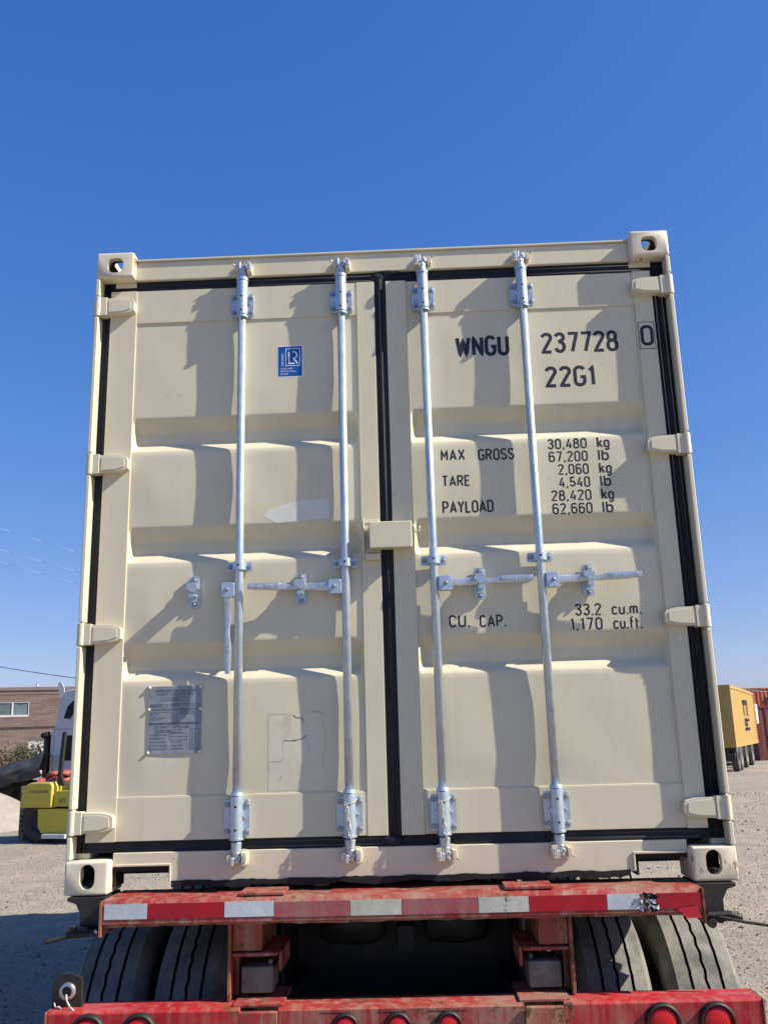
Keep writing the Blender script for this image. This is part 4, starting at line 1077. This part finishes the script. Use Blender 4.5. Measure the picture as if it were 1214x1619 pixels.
# ------------------------------------------------------------------ right background
M['ycont'] = paint('ochre_container_paint', (.42, .275, .085), dirt=(.30, .17, .07), dirt_amt=.5, rust_amt=.6, chip=.70, rough=.6)
M['orange'] = paint('rust_orange_container_paint', (.32, .075, .035), dirt=(.18, .05, .03), dirt_amt=.4, rough=.6)
M['maroon'] = paint('maroon_container_paint', (.115, .025, .028), dirt=(.10, .04, .03), dirt_amt=.4, rough=.6)
def far_box(root, mat, L, h, z0, w=2.44, nrib=32):
    """container body: x 0..L along the visible side, y 0..w in depth"""
    b = MB().mat(mat); per = (L - .4) / nrib; pts = corr(b, nrib, per, .036) + [(L - .4, 0)]
    A = [b.bm.verts.new((.2 + a, .02 + d, z0 + .16)) for a, d in pts]; B = [b.bm.verts.new((.2 + a, .02 + d, z0 + h - .12)) for a, d in pts]
    for i in range(len(pts) - 1): b._f([A[i], A[i + 1], B[i + 1], B[i]])
    b.box(0, .2, 0, .2, z0, z0 + h); b.box(L - .2, L, 0, .2, z0, z0 + h); b.box(.201, L - .201, 0, .15, z0, z0 + .16); b.box(.201, L - .201, 0, .15, z0 + h - .12, z0 + h)
    b.box(0, .18, .201, w, z0 + .001, z0 + h - .002); b.box(L - .18, L, .201, w, z0 + .001, z0 + h - .002); b.box(.181, L - .181, .3, w, z0 + h - .1, z0 + h - .03); b.box(.181, L - .181, w - .05, w, z0, z0 + h - .11)
    return b.build('body', root)
yc = empty('ochre_container', 'ochre yellow container with a dark logo, standing on a trailer at the right edge', 'shipping container', (12.95, 35.0, .95), R(66))
far_box(yc, 'ycont', 11.2, 2.50, 0, nrib=30)
b = MB().mat('black')
def lg(pts, w): ribbon(b, pts, w, lambda x, z: -.0, .006)
# 'M' above 'S C', stretched tall, as on the box
lg([(5.2, 1.30), (5.2, 1.92), (6.1, 1.92), (6.1, 1.30)], .2); lg([(6.1, 1.92), (7.0, 1.92), (7.0, 1.30)], .2); lg([(4.85, 1.93), (5.14, 1.93)], .12)
lg([(6.15, 1.12), (5.3, 1.12), (5.3, .93), (6.1, .93), (6.1, .72), (5.2, .72)], .15); lg([(7.3, 1.12), (6.5, 1.12), (6.5, .72), (7.3, .72)], .12)
b.build('logo', yc, fix=False)
b = MB().mat('ycont')
for z in (.4, 1.2, 2.0): b.box(-.03, -.001, .3, 2.3, z, z + .3)
for y in (.55, 1.0, 1.5, 1.95): b.cyl((-.05, y, .1), (-.05, y, 2.4), .025, n=8)
b.build('door', yc)
b = MB().mat('white_paint'); b.box(11.23, 12.3, -.05, 2.2, .95, 1.95); b.build('cooling_unit', yc, bevel=.03)
yt = empty('trailer', 'black trailer with dusty grey dual wheels carrying the ochre container', 'trailer', (12.95, 35.0, 0), R(66))
b = MB().mat('dark_steel'); b.box(0, 11.2, .3, .5, .70, .945); b.box(0, 11.2, 1.9, 2.1, .70, .945)
for i in range(5): b.box(.1 + i * 2.7, .3 + i * 2.7, .05, 2.4, .80, .944)
b.box(.0, .12, .1, 2.35, .40, .70); b.build('frame', yt)
k = 0
for x in (2.0, 4.4, 7.4):
    for y in (.14, 2.30):
        b = MB().mat('tyre_far'); b.lathe(tyre_profile(), (0, 0, 0), 'x', 40); o = b.build('wheel', yt, loc=(x, y, .52), rot=(0, 0, R(90)))
        r_ = MB().mat(flat('dull_rim', (.22, .22, .21), .7)); r_.lathe([(-.125, .30), (-.09, .27), (-.04, .2), (-.07, .12), (-.12, .02)], (0, 0, 0), 'x', 28); r_.lathe([(.125, .30), (.09, .27), (.04, .2), (.07, .12), (.12, .02)], (0, 0, 0), 'x', 28); r_.build('rim', o)
b = MB().mat('tyre_far'); b.lathe(tyre_profile(), (0, 0, 0), 'x', 40); o = b.build('wheel', yt, loc=(.7, .14, .52), rot=(0, 0, R(90))); r_ = MB().mat('dark_steel'); r_.lathe([(-.125, .30), (-.09, .27), (-.04, .2), (-.07, .12), (-.12, .02)], (0, 0, 0), 'x', 28); r_.build('rim', o)
mc = empty('maroon_container', 'dark maroon container on the ground behind the far end of the ochre one', 'shipping container', (18.3, 47.5, 0), R(8))
far_box(mc, 'maroon', 12.2, 2.85, 0)
o1 = empty('lower_orange_container', 'rust orange container at the bottom of the far stack, behind the maroon one', 'shipping container', (27.6, 82, 0), R(5)); o1.name = 'orange_container'
far_box(o1, 'orange', 12.2, 2.59, 0)
o2 = empty('orange_container', 'rust orange container with a dark oval mark, top of the far stack at right', 'shipping container', (27.6, 82, 2.6), R(5)); far_box(o2, 'orange', 12.2, 2.59, 0)
b = MB().mat('glass')
for cx in (4.6, 5.2, 5.8): b.prism([(cx + .42 * math.cos(R(a)), 1.50 + .27 * math.sin(R(a))) for a in range(0, 360, 20)], 'y', -.02 - .01 * cx, .0)
b.build('logo', o2)

# overhead cables
M['pale_cable'] = flat('pale_cable', (.30, .40, .55), .6, 0, .05)
def cable(pts_, r, lab, m='dark_steel'):
    mb_ = MB().mat(m); a = Vector(pts_[0]); mb_.tube([tuple(Vector(p) - a) for p in pts_], r, 6); tag(mb_.build('overhead_cable', None, loc=a), lab, 'cable')
cable([(x, 40, 3.62 + .00486 * x * x) for x in range(-46, 1, 1)], .020, 'sagging dark overhead cable above the brick building')
cable([(7.0 + 36 * i / 20, 25 + 75 * i / 20, 3.2 + 1.75 * i / 20) for i in range(21)], .010, 'faint pale cable at the right edge, above the rust orange container', 'pale_cable')
for dz, k, lab in ((0, 0, 'uppermost of three faint pale cables high at the left edge'), (-1.28, .02, 'middle one of three faint pale cables high at the left edge'), (-2.0, .02, 'lowest of three faint pale cables high at the left edge')):
    cable([(x, 50, 14.69 + dz - (.338 - k) * (x + 24.7)) for x in range(-42, -9, 2)], .011, lab, 'pale_cable')
